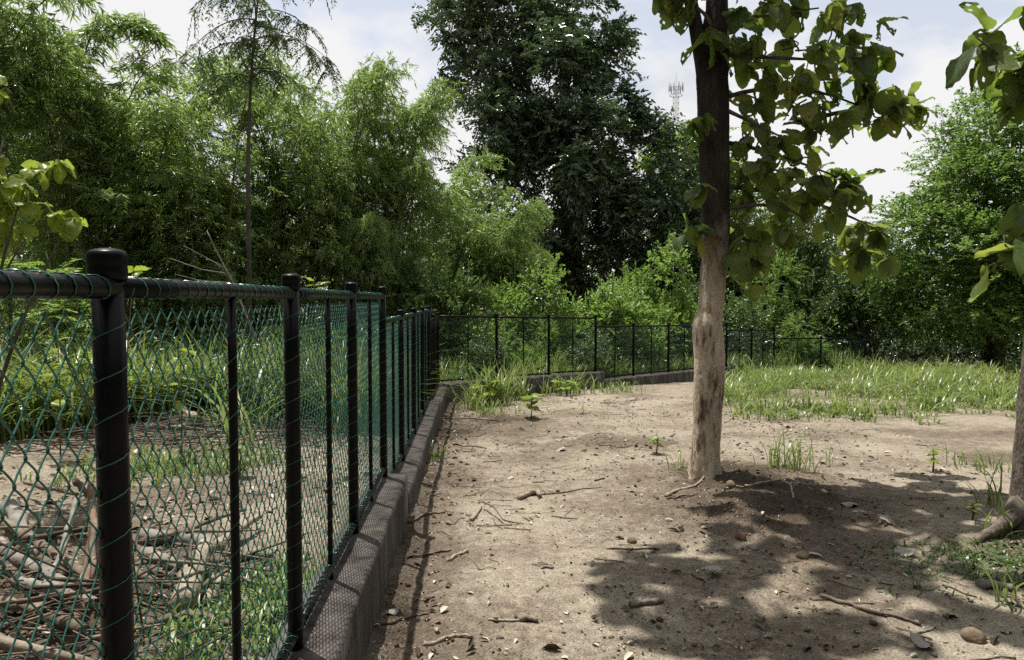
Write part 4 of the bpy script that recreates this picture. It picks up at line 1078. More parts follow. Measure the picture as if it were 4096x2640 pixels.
# ------------------------------------------------------------------ broad-leaved plant and fronds left of the near fence
r = np.random.default_rng(41)
LIME = []
for me in LEAF:
    c = me.copy(); c.materials.clear(); c.materials.append(M['lime_leaf']); LIME.append(c)
S0 = (-3.75, 5.0, float(base_z(0, 5.0))); lp = empty('broadleaf_shrub', S0)
tag(lp, 'lime green broad-leaved shrub reaching in from the left edge behind the fence', 'shrub')
for (a, b) in [(S0, (-3.40, 5.00, 2.54)), (S0, (-3.19, 4.90, 2.24)), (S0, (-2.86, 4.80, 1.97)), (S0, (-3.21, 4.90, 1.87)), (S0, (-3.58, 5.20, 3.01))]:
    p = bez(a, b, 0.35, 9, r); mb = MB(); mb.tube(p - np.array(S0), np.linspace(0.02, 0.004, 9), 6); obj('stem', mb.mesh('stem', 'bark_grey', True), lp)
for p, n_, s in [((-3.56, 5.20, 3.04), 3, 0.13), ((-3.58, 5.20, 2.93), 3, 0.12), ((-2.96, 4.90, 2.39), 4, 0.16), ((-3.07, 4.90, 2.37), 4, 0.15), ((-3.21, 4.90, 2.27), 5, 0.16), ((-3.40, 5.00, 2.28), 5, 0.16), ((-3.38, 5.00, 2.14), 5, 0.16), ((-3.17, 4.90, 2.11), 4, 0.15), ((-3.40, 5.00, 1.99), 5, 0.17), ((-2.90, 4.80, 2.03), 4, 0.15), ((-2.83, 4.80, 2.00), 3, 0.16), ((-3.23, 4.90, 1.96), 4, 0.15), ((-3.42, 5.00, 1.88), 4, 0.16), ((-2.95, 4.80, 1.64), 4, 0.13), ((-3.49, 5.10, 2.45), 3, 0.14)]:
    for (q, d, nn, sz) in rosette(r, p, (0.7, -0.2, 0.3), n_ + 2, s * 0.78):
        o = obj('leaf', LIME[int(r.integers(0, 7))], lp); o.matrix_local = leaf_matrix(Vector(q) - Vector(S0), d, nn, sz)
def frond_plant(name, base, tips, label, mat='shrub_leaf', L=0.05, n=10):
    t = empty(name, base)
    for q in tips:
        p = bez(base, q, 0.2, 8, r); mb = MB(); mb.tube(p - np.array(base), np.linspace(0.007, 0.002, 8), 5); obj('stem', mb.mesh('stem', 'culm', True), t)
        k = n; tt = r.uniform(0.45, 1, k); ts = np.linspace(0, 1, 8)
        P = np.stack([np.interp(tt, ts, p[:, c]) for c in range(3)], -1); d = rand_dirs(k, r); d[:, 2] = np.abs(d[:, 2]) * 0.3
        V, Qd, T = sprays(P - np.array(base), d, 0.26 * r.uniform(0.7, 1.2, k), 24, L, L * 0.3, r, droop=0.3, side=1.3, hang=0.05, jit=0.08)
        obj('frond', build_mesh('frond', V, Qd, T, False, mat), t)['kind'] = 'stuff'
    return tag(t, label, 'plant')
frond_plant('feathery_plant', (-3.0, 5.6, 0.0), [(-3.61, 5.40, 1.72), (-3.32, 5.30, 1.81), (-3.11, 5.20, 1.74), (-3.38, 5.20, 1.65), (-3.08, 5.30, 1.70), (-3.74, 5.50, 1.82), (-3.14, 5.10, 1.67)], 'feathery green plant above the near fence rail, left of the first capped post', 'shrub_leaf', 0.05, 12)
# small two-leaved sprig by the first post and bamboo sprig by the second
def sprig(base, tip, n, size, label, name='seedling', narrow=False):
    t = empty(name, base); p = bez(base, tip, 0.05, 6, r); mb = MB(); mb.tube(p - np.array(base), np.linspace(0.005, 0.002, 6), 5); obj('stem', mb.mesh('stem', 'culm', True), t)
    for k, (q, d, nn, sz) in enumerate(rosette(r, tip, (0, 0, 1), n, size)):
        d = unit(np.array(d) + [0, 0, 0.9])
        m = leaf_matrix(Vector(q) - Vector(base), d, nn, sz)
        if narrow: m = m @ Matrix.Scale(0.3, 4, (1, 0, 0))
        o = obj('leaf', LIME[int(r.integers(0, 7))], t); o.matrix_local = m
    return tag(t, label, 'seedling')
sprig((-1.62, 3.2, 0.0), (-1.63, 3.20, 1.60), 4, 0.075, 'lime sprig peeking above the rail right of the first capped post')
sprig((-1.75, 6.5, 0.0), (-1.74, 6.50, 1.64), 9, 0.13, 'pale narrow-leaved sprig right of the second capped post', narrow=True)

# bare pale branch behind the near fence
def branch_thing(name, paths, mat, label, cat='branch', sides=6, wob=0.06):
    b = np.array(paths[0][0][0], float); t = empty(name, tuple(b))
    for pts, r0, r1 in paths:
        pts = np.array(pts, float); k = max(6, len(pts) * 3); s = np.linspace(0, 1, k); ts = np.linspace(0, 1, len(pts))
        P = np.stack([np.interp(s, ts, pts[:, q]) for q in range(3)], -1)
        P[1:-1] += r.normal(size=(k - 2, 3)) * r0 * 0.25
        mb = MB(); mb.tube(P - b, np.linspace(r0, r1, k), sides, wobble=wob); obj('limb', mb.mesh('limb', mat, True), t)
    return tag(t, label, cat)
branch_thing('dead_branch', [([(-2.06, 6.00, 1.13), (-2.25, 6.00, 1.59), (-2.36, 6.00, 1.82), (-2.46, 6.00, 2.03)], 0.010, 0.004), ([(-2.31, 6.00, 1.69), (-2.51, 6.00, 1.72), (-2.76, 6.00, 1.81)], 0.006, 0.003), ([(-2.33, 6.00, 1.74), (-2.48, 6.00, 1.82), (-2.65, 6.00, 1.91)], 0.005, 0.002), ([(-2.27, 6.00, 1.61), (-2.51, 6.00, 1.63), (-2.72, 6.00, 1.68)], 0.005, 0.002)], 'grey_wood', 'bare pale forked branch leaning above the rail between first and second capped posts', 'branch')

# ------------------------------------------------------------------ grass
def blades(P, H, W, r, lean=0.55, seg=5, width_mid=True, az=None):
    n = len(P); az = r.uniform(0, 2 * PI, n) if az is None else az
    d = np.stack([np.cos(az), np.sin(az), 0 * az], -1); s = np.stack([-np.sin(az), np.cos(az), 0 * az], -1)
    t = np.linspace(0, 1, seg + 1)[None, :, None]
    H = np.broadcast_to(H, (n,))[:, None, None]; W = np.broadcast_to(W, (n,))[:, None, None]
    ln = (lean * r.uniform(0.3, 1.6, n))[:, None, None]
    Z = np.array([0, 0, 1.0])
    c = P[:, None, :] + Z * H * (t - 0.42 * ln * t ** 2.6) + d[:, None, :] * H * ln * t ** 1.9
    prof = np.interp(t[..., 0], [0, 0.35, 0.75, 1], [0.55, 1.0, 0.7, 0.02])[..., None]
    tw = s[:, None, :] * W * prof * 0.5
    V = np.stack([c - tw, c + tw], 2).reshape(-1, 3); m = 2 * (seg + 1)
    b = np.arange(n)[:, None] * m
    Qs = np.concatenate([b + [2 * k, 2 * k + 1, 2 * k + 3, 2 * k + 2] for k in range(seg)], 0)
    return V, Qs

def tuft_points(cx, cy, n_t, per, sp, r, zs=True):
    k = np.repeat(np.arange(n_t), per); x = cx[k] + r.normal(size=len(k)) * sp; y = cy[k] + r.normal(size=len(k)) * sp
    return np.stack([x, y, gz(x, y) - 0.01], -1)

r = np.random.default_rng(51)
def grass_field(name, n_t, per, region, hlo, hhi, w, label, mat='grass', sp=0.06, lean=0.55):
    cx, cy, hm = region(n_t)
    P = tuft_points(cx, cy, len(cx), per, sp, r)
    hh = np.repeat(hm * r.uniform(hlo, hhi, len(cx)), per) * r.uniform(0.4, 1.2, len(P))
    V, Qs = blades(P, hh, w * r.uniform(0.6, 1.3, len(P)), r, lean)
    o = obj(name, build_mesh(name, V, Qs, None, True, mat)); o['kind'] = 'stuff'; tag(o, label, 'grass'); return o

def right_region(n):
    x = r.uniform(2.0, 13, n * 3); y = r.uniform(8.6, 20.5, n * 3)
    front = 9.9 - 0.17 * (x - 3) + 2.4 * (fbm(x, y * 0, 0.8, 4, 61) - 0.5)
    left = 2.3 + 0.32 * (y - 9.6)
    dens = np.clip((y - front) * 0.5 + 0.15, 0, 1) * np.clip((x - left) * 0.9, 0, 1) * np.clip(6 * (fbm(x, y, 0.6, 4, 62) - 0.42), 0.04, 1)
    gap = np.exp(-(((x - 5.6) / 1.1) ** 2 + ((y - 13.2) / 0.6) ** 2)); dens *= 1 - 0.8 * gap
    m = r.uniform(0, 1, n * 3) < dens; x, y = x[m][:n], y[m][:n]
    return x, y, np.clip(0.55 + 0.55 * np.clip((y - 10) / 3, 0, 1) * fbm(x, y, 0.9, 2, 63) * 1.4, 0.3, 1.5)
grass_field('grass', 1250, 13, right_region, 0.26, 0.66, 0.022, 'long bright green grass patch on the right before the shade', lean=0.95, sp=0.09)

def left_region(n):
    x = r.uniform(-10.5, -1.3, n * 3); y = r.uniform(6.6, 15.5, n * 3)
    dens = np.clip((y - 7.7 - 1.9 * np.clip((x + 5.2) / 0.7, 0, 1) + 1.6 * np.clip((x + 2.6) / 0.8, 0, 1) - 0.5 * (fbm(x, y, 0.8, 2, 71) - 0.5) * 3) * 1.2, 0.015, 1) * np.clip((FX(y) - 0.45 - x) * 3, 0, 1)
    m = r.uniform(0, 1, n * 3) < dens; x, y = x[m][:n], y[m][:n]
    return x, y, 0.8 + 0.5 * fbm(x, y, 0.8, 2, 72)
grass_field('grass', 2000, 14, left_region, 0.7, 1.35, 0.028, 'bright tall grass behind the near fence on the left', lean=0.9, sp=0.09)

def back_region(n):
    k = r.integers(0, len(BK) - 1, n); t = r.uniform(0, 1, n); B = np.array(BK)
    p = B[k] + (B[k + 1] - B[k]) * t[:, None]; d = unit(B[k + 1] - B[k]); nn = np.stack([-d[:, 1], d[:, 0]], -1)
    p = p + nn * r.uniform(0.25, 1.6, n)[:, None]
    return p[:, 0], p[:, 1], np.ones(n)
grass_field('grass', 850, 12, back_region, 0.45, 0.85, 0.017, 'tall grass growing behind the far fence mesh')

def thin_region(n):
    x = r.uniform(-1.0, 6.5, n * 4); y = r.uniform(5.5, 15.5, n * 4)
    dens = np.clip(2.5 * (fbm(x, y, 0.9, 3, 81) - 0.53), 0, 1) * np.clip((y - 8) / 5, 0.04, 1) * (x > FX(y) + 0.3) * ((y - 12.3) * 0.64 - (x + 1.2) * 0.77 < -0.4)
    m = r.uniform(0, 1, n * 4) < dens; x, y = x[m][:n], y[m][:n]
    return x, y, np.ones(len(x))
grass_field('sparse_grass', 420, 5, thin_region, 0.05, 0.14, 0.008, 'scattered short grass shoots on the bare earth', sp=0.05, lean=0.8)

def foot_region(n):
    x = r.normal(2.95, 0.42, n); y = r.normal(3.95, 0.28, n); return x, y, np.ones(n)
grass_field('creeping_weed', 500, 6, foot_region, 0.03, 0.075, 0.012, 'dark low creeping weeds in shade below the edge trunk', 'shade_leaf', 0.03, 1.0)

def tuft(x, y, n, h, w, label, sp=0.05, lean=0.6, cat='grass', name='grass_tuft', mat='grass'):
    z = gz1(x, y) - 0.01; P = np.stack([r.normal(size=n) * sp, r.normal(size=n) * sp, 0 * np.arange(n)], -1)
    V, Qs = blades(P, h * r.uniform(0.4, 1.15, n), w * r.uniform(0.6, 1.2, n), r, lean, 5)
    t = empty(name, (x, y, z)); obj('blades', build_mesh('blades', V, Qs, None, True, mat), t)['kind'] = 'stuff'
    return tag(t, label, cat, 'grass tufts on the lane')
for (p, n, h, w, sp, lab) in [
        ((2.47, 6.44), 60, 0.42, 0.012, 0.10, 'grass tuft standing in the light right of the pale trunk'),
        ((2.37, 6.62), 12, 0.34, 0.010, 0.05, 'thin grass tuft nearest the trunk shadow on its right side'),
        ((1.38, 6.18), 16, 0.22, 0.010, 0.05, 'small grass tuft at the left foot of the pale trunk'),
        ((2.95, 6.81), 9, 0.25, 0.009, 0.04, 'sparse grass shoot right of the sunlit tuft'),
        ((4.19, 6.62), 46, 0.24, 0.012, 0.14, 'leafy grass clump left of the edge trunk in sun'),
        ((3.50, 5.34), 14, 0.42, 0.016, 0.05, 'tall grass blades arching beside the edge trunk'),
        ((3.07, 4.60), 22, 0.30, 0.014, 0.06, 'grass clump growing at the foot of the edge trunk'),
        ((2.42, 3.55), 8, 0.28, 0.016, 0.04, 'few long blades over dark creeping weeds at the right edge'),
        ((-0.3, 11.7), 120, 0.85, 0.022, 0.17, 'tall broad grass clump at the fence corner'),
        ((-0.55, 11.0), 70, 0.5, 0.018, 0.14, 'shorter grass clump spilling over the wall corner'),
        ((0.05, 12.3), 60, 0.7, 0.022, 0.13, 'grass clump with a tall bent blade beside the corner clump'),
        ((1.05, 13.2), 80, 0.55, 0.020, 0.18, 'grass clump in front of the step in the far kerb wall'),
        ((0.55, 12.9), 22, 0.5, 0.018, 0.1, 'thin grass clump before the far kerb wall, left of its step'),
        ((1.9, 13.6), 140, 0.28, 0.014, 0.26, 'low grass spread along the far kerb wall'),
        ((-0.27, 10.22), 50, 0.32, 0.014, 0.12, 'loose grass tuft on the brown soil near the wall'),
        ((-0.71, 7.01), 14, 0.24, 0.013, 0.05, 'grass tuft leaning over the low wall beside the lane'),
        ((3.30, 7.23), 6, 0.35, 0.010, 0.03, 'single upright grass shoot before the long grass patch'),
        ((8.9, 19.2), 30, 0.6, 0.02, 0.15, 'tall grass clump where the far fence meets the shade'),
        ((6.1, 18.4), 36, 0.55, 0.02, 0.15, 'grass clump against the fence just right of the trunk')]:
    tuft(p[0], p[1], n, h, w, lab, sp)

def broad_seedling(x, y, h, n, s, label):
    z = gz1(x, y); t = empty('seedling', (x, y, z)); mb = MB(); mb.tube([(0, 0, -0.02), (0.01, 0, h * 0.5), (0, 0.01, h)], [0.008, 0.006, 0.004], 6); obj('stem', mb.mesh('stem', 'culm', True), t)
    for k in range(n):
        a = k * 2.4 + r.normal() * 0.2; zz = h * (0.35 + 0.65 * k / n); d = (math.cos(a), math.sin(a), r.uniform(-0.1, 0.6))
        o = obj('leaf', (LIME if k % 3 else LEAF)[int(r.integers(0, 7))], t); o.matrix_local = leaf_matrix(Vector((0, 0, zz)), d, (0, 0, 1), s * r.uniform(0.7, 1.2))
    return tag(t, label, 'seedling')
for p, h_, n_, sz, lab in [((-3.1, 6.9), 1.15, 9, 0.16, 'broad-leaved lime weed rising in the grass right of the first post'), ((-4.3, 7.0), 1.25, 9, 0.17, 'broad-leaved lime weed in the grass left of the first post'), ((-2.3, 6.2), 0.3, 6, 0.13, 'small broad-leaved weed behind the slim post on the sand')]:
    broad_seedling(p[0], p[1], h_, n_, sz, lab)
p = (0.26, 9.99); broad_seedling(p[0], p[1], 0.34, 9, 0.20, 'broad-leaved lime seedling on the brown soil before the far fence')
p = (-0.35, 11.5); broad_seedling(p[0], p[1], 0.42, 7, 0.30, 'broad-leaved seedling inside the corner grass clump')
p = (0.95, 12.9); broad_seedling(p[0], p[1], 0.28, 6, 0.24, 'broad-leaved seedling among grass at the kerb wall step')
p = (1.42, 7.23); broad_seedling(p[0], p[1], 0.20, 8, 0.085, 'small leafy seedling left of the pale trunk')
p = (3.74, 6.53); broad_seedling(p[0], p[1], 0.22, 6, 0.08, 'yellowish seedling between sunlit grass and the edge trunk')
p = (3.11, 4.95); broad_seedling(p[0], p[1], 0.12, 7, 0.05, 'tiny bright seedling beside the root of the edge trunk')
p = (1.00, 10.46); broad_seedling(p[0], p[1], 0.12, 5, 0.07, 'tiny seedling alone on sand, midway to the kerb step')

# weeds and litter behind the near fence
def weed_region(n):
    c = np.array([(-1.25, 3.2), (-1.1, 3.6), (-1.35, 3.5)])[r.integers(0, 3, n)]; return c[:, 0] + r.normal(size=n) * 0.16, c[:, 1] + r.normal(size=n) * 0.25, np.ones(n)
grass_field('low_weeds', 110, 7, weed_region, 0.08, 0.22, 0.016, 'low green weeds through the mesh beside the second capped post', 'grass', 0.03, 0.8)
def weed2(n):
    return r.normal(-3.1, 0.5, n), r.normal(6.6, 0.35, n), np.ones(n)
grass_field('low_weeds', 130, 8, weed2, 0.10, 0.26, 0.013, 'small weed patch on sand behind the near mesh', 'grass', 0.04, 0.7)

# ------------------------------------------------------------------ stones, clods, litter
import bmesh
bm = bmesh.new(); bmesh.ops.create_icosphere(bm, subdivisions=1, radius=1.0)
IV = np.array([v.co[:] for v in bm.verts]); IF = np.array([[v.index for v in f.verts] for f in bm.faces]); bm.free()
def rocks(name, x, y, s, mat, label, r, flat=0.6, sink=0.25):
    n = len(x); z = gz(x, y)
    V = IV[None] * (1 + 0.28 * r.normal(size=(n, len(IV), 1))) * r.uniform(0.6, 1.25, (n, 1, 3)) * [1, 1, flat]
    a = r.uniform(0, 2 * PI, n); c, sn = np.cos(a)[:, None], np.sin(a)[:, None]
    X = V[..., 0] * c - V[..., 1] * sn; Y = V[..., 0] * sn + V[..., 1] * c
    V = np.stack([X, Y, V[..., 2]], -1) * s[:, None, None] + np.stack([x, y, z + s * sink], -1)[:, None, :]
    T = (IF[None] + (np.arange(n) * len(IV))[:, None, None]).reshape(-1, 3)
    o = obj(name, build_mesh(name, V, None, T, False, mat)); o['kind'] = 'stuff'; tag(o, label, 'stones' if mat == 'stone' else 'soil')
def lane(n, ylo, yhi, wfun):
    x = r.uniform(-3.8, 4.5, n); y = ylo + (yhi - ylo) * r.uniform(0, 1, n) ** 1.3; w = wfun(x, y)
    inwall = (x > FX(y) - 0.1) & (x < FX(y) + 0.17)
    m = (r.uniform(0, 1, n) < w) & ~inwall; return x[m], y[m]
x, y = lane(24000, 2.2, 11, lambda x, y: np.clip(0.14 + 1.1 * (fbm(x, y, 1.6, 3, 91) - 0.5), 0.03, 1) * np.clip(1.3 - y / 12, 0.2, 1))
rocks('pebbles', x, y, np.exp(r.normal(-5.35, 0.5, len(x))), 'stone', 'small grey pebbles strewn over the dirt lane', r)
x, y = lane(32000, 2.2, 11.5, lambda x, y: 0.06 + 0.6 * np.clip(clod_and_shade(x, y) - 0.12, 0, 1))
rocks('soil_crumbs', x, y, np.exp(r.normal(-5.1, 0.45, len(x))), 'clod', 'dark crumbs of dug soil round the trunk and along the wall', r, 0.75)

def scraps(name, x, y, s, mat, label, r):
    n = len(x); a = r.uniform(0, 2 * PI, n); D = np.stack([np.cos(a), np.sin(a), r.normal(size=n) * 0.18], -1)
    P = np.stack([x, y, gz(x, y) + 0.006 + 0.25 * s * r.uniform(0, 0.4, n)], -1)
    V, Qd, T = leaves(P, D, np.array([0, 0, 1.0]) + r.normal(size=(n, 3)) * 0.35, s, s * r.uniform(0.3, 0.6, n), True, 0.35, 0.12)
    o = obj(name, build_mesh(name, V, Qd, T, False, mat)); o['kind'] = 'stuff'; tag(o, label, 'leaf litter')
x, y = lane(21000, 2.2, 12.5, lambda x, y: np.clip(0.09 + 0.8 * (fbm(x, y, 1.2, 3, 95) - 0.48) + 0.18 * np.exp(-((x - FX(y) - 0.35) / 0.22) ** 2), 0.02, 1))
scraps('leaf_litter', x, y, np.exp(r.normal(-3.35, 0.4, len(x))), 'dry_leaf', 'dry curled leaf litter scattered over the dirt lane', r)
x, y = lane(60000, 2.2, 10.5, lambda x, y: np.clip(0.25 + 2.2 * (fbm(x, y, 1.4, 4, 96) - 0.45), 0.08, 1) * np.clip(1.4 - y / 10, 0.3, 1))
n = len(x); sz = np.exp(r.normal(-4.5, 0.42, n)); a = r.uniform(0, 2 * PI, n)
V, Qd, T = leaves(np.stack([x, y, gz(x, y) + 0.004], -1), np.stack([np.cos(a), np.sin(a), r.normal(size=n) * 0.3], -1), np.array([0, 0, 1.0]) + r.normal(size=(n, 3)) * 0.5, sz, sz * r.uniform(0.2, 0.7, n), False, 0.3)
o = obj('fine_debris', build_mesh('fine_debris', V, Qd, T, False, 'dry_leaf')); o['kind'] = 'stuff'; tag(o, 'fine chips of bark and leaf strewn over the lane', 'debris')
x = r.uniform(-4.5, -1.0, 900); y = r.uniform(2.4, 9.5, 900); m = x < FX(y) - 0.2
scraps('leaf_litter', x[m], y[m], r.uniform(0.03, 0.09, m.sum()), 'dry_leaf', 'dry leaf litter behind the near fence mesh', r)

mb = MB()
x, y = lane(8500, 2.2, 12, lambda x, y: np.clip(0.05 + 0.9 * (fbm(x, y, 1.0, 3, 97) - 0.46), 0.02, 1))
for a, b in zip(x, y):
    an = r.uniform(0, PI); L = r.uniform(0.04, 0.22); k = 4; s = np.linspace(-0.5, 0.5, k) * L
    px, py_ = a + np.cos(an) * s + r.normal(size=k) * 0.008, b + np.sin(an) * s + r.normal(size=k) * 0.008
    mb.tube(np.stack([px, py_, gz(px, py_) + 0.006], -1), np.exp(r.normal(-6.1, 0.4)), 4)
for k_ in range(170):     # tangle behind the fence
    a, b = r.normal(-2.15, 0.55), r.uniform(2.4, 3.9)
    if a > FX(b) - 0.2: continue
    an = r.normal(0.1, 0.8); L = np.exp(r.normal(-0.9, 0.5)); s = np.linspace(-0.5, 0.5, 6) * L; z0 = r.uniform(0.0, 0.26)
    px, py_ = a + np.cos(an) * s, b + np.sin(an) * s
    if np.any(px > FX(py_) - 0.14): continue
    mb.tube(np.stack([px, py_ + r.normal(size=6) * 0.006, 0.01 + z0 + r.normal(size=6) * 0.006 + np.clip(s * r.normal() * 0.22, -z0, 1)], -1), np.exp(r.normal(-5.2, 0.6)) * np.linspace(1.2, 0.5, 6), 5)
for k_ in range(170):     # tangle in the grass
    a, b = r.normal(-3.4, 0.9), r.normal(8.6, 0.8)
    an = r.normal(0.1, 0.6); L = r.uniform(0.3, 1.1); s = np.linspace(-0.5, 0.5, 5) * L
    px, py_ = a + np.cos(an) * s, b + np.sin(an) * s
    mb.tube(np.stack([px, py_, gz(px, py_) + r.uniform(0.01, 0.15) + r.normal(size=5) * 0.015], -1), r.uniform(0.003, 0.011), 5)
o = obj('twigs', mb.mesh('twigs', 'stick', True)); o['kind'] = 'stuff'; tag(o, 'thin brown twigs littering the earth on both sides of the fence', 'twigs')

# sticks that can be told apart: (points on the ground), radius, label
def stick(pts, r0, r1, mat, label, lift=None, cat='stick', name='fallen_stick', bend=0.12):
    P2 = np.array(pts, float); k = max(7, len(P2) * 4); s = np.linspace(0, 1, k); ts = np.linspace(0, 1, len(P2))
    x, y = np.interp(s, ts, P2[:, 0]), np.interp(s, ts, P2[:, 1])
    h = np.interp(s, ts, lift) if lift is not None else np.zeros(k)
    z = gz(x, y) + r0 * 0.8 + h
    if r0 > 0.02: z = np.linspace(z[0], z[-1], k) + 0.3 * (h - np.linspace(h[0], h[-1], k))
    P = np.stack([x, y, z], -1); P[1:-1] += r.normal(size=(k - 2, 3)) * r0 * bend
    b = P[0].copy(); mb = MB(); mb.tube(P - b, np.linspace(r0, r1, k) * r.uniform(0.85, 1.15, k), 9, wobble=0.13, rg=r)
    return tag(obj(name, mb.mesh(name, mat, True), None, tuple(b)), label, cat, 'fallen sticks')
stick([(1.80, 5.66), (1.97, 5.72), (2.10, 5.73), (2.13, 5.60), (2.07, 5.39)], 0.010, 0.006, 'pale_wood', 'pale stick with a hooked end in shade right of the trunk', [0.02, 0.03, 0.04, 0.03, 0.0])
stick([(0.05, 5.49), (0.13, 5.60), (0.20, 5.66), (0.21, 5.53)], 0.022, 0.014, 'pale_wood', 'twisted pale root end on the sand left of the trunk', [0, 0.02, 0.02, 0])
stick([(0.22, 5.62), (0.38, 5.70), (0.55, 5.79), (0.72, 5.86)], 0.007, 0.003, 'stick', 'long thin twig trailing from the twisted pale root end')
stick([(-0.27, 4.87), (-0.24, 5.05), (-0.22, 5.20)], 0.014, 0.009, 'pale_wood', 'short stub of the forked twig on the lane near the wall')
stick([(-0.21, 5.18), (-0.13, 5.02), (-0.06, 4.85), (0.05, 4.83)], 0.007, 0.004, 'stick', 'curved twig ending in a dark tip near the wall', [0.05, 0.06, 0.02, 0])
stick([(-0.60, 4.18), (-0.51, 4.24), (-0.36, 4.31)], 0.009, 0.005, 'stick', 'straight twig crossing the rail shadow beside the wall')
stick([(-0.35, 4.12), (-0.31, 4.25), (-0.26, 4.31)], 0.011, 0.008, 'pale_wood', 'short thick bent stick just right of the rail shadow')
stick([(-0.68, 4.82), (-0.59, 4.96), (-0.46, 5.05)], 0.010, 0.005, 'stick', 'brown twig leaning out of the wall shadow')
stick([(-0.38, 3.14), (-0.30, 3.19), (-0.25, 3.22), (-0.17, 3.18)], 0.011, 0.006, 'pale_wood', 'pale stick at the bottom edge near the wall')
stick([(-0.11, 3.39), (-0.02, 3.37), (0.11, 3.38)], 0.007, 0.005, 'pale_wood', 'pale stick with a torn bark curl near the bottom edge')
stick([(0.02, 3.41), (0.05, 3.37), (0.12, 3.36)], 0.018, 0.010, 'stick', 'dark torn bark piece beside the pale stick at the bottom')
stick([(0.57, 3.51), (0.66, 3.54), (0.74, 3.57)], 0.018, 0.012, 'grey_wood', 'short grey stick lying in the leaf shadow at centre bottom')
stick([(1.53, 3.62), (1.62, 3.55), (1.69, 3.45), (1.80, 3.40), (1.87, 3.33)], 0.012, 0.007, 'stick', 'long wavy brown stick on the ground at bottom right')
stick([(-0.63, 3.31), (-0.54, 3.33), (-0.48, 3.40), (-0.39, 3.42)], 0.010, 0.005, 'stick', 'brown stick at the foot of the wall near the bottom edge')
stick([(1.15, 5.49), (1.29, 5.65), (1.43, 5.76), (1.57, 5.96)], 0.012, 0.008, 'pale_wood', 'dry surface root at the front of the pale trunk')
stick([(1.15, 5.44), (1.29, 5.52), (1.40, 5.44)], 0.008, 0.004, 'stick', 'thin dry twig in front of the trunk base')
stick([(-0.61, 7.58), (-0.47, 7.68), (-0.26, 7.53)], 0.009, 0.005, 'stick', 'brown stick by the wall level with the trunk')
stick([(0.92, 7.73), (1.07, 7.58), (1.31, 7.68)], 0.008, 0.004, 'stick', 'twig lying across the middle of the sandy lane')
stick([(0.56, 4.33), (0.77, 4.35), (0.88, 4.34)], 0.006, 0.004, 'stick', 'straight twig just above the leaf shadow in the lane')
stick([(1.77, 5.62), (1.63, 5.57), (1.57, 5.49)], 0.009, 0.006, 'pale_wood', 'short pale stick on crumbly soil right of the trunk base')
stick([(1.78, 3.23), (1.89, 3.28), (1.94, 3.32)], 0.007, 0.004, 'grey_wood', 'grey twig beyond the end of the long wavy stick')
stick([(2.40, 3.74), (2.48, 3.75), (2.54, 3.69)], 0.026, 0.016, 'grey_wood', 'thick grey bark strip at the right edge under the dark weeds')
stick([(0.27, 4.98), (0.37, 4.92), (0.44, 4.89)], 0.006, 0.003, 'stick', 'small twig on bare sand between wall and trunk')
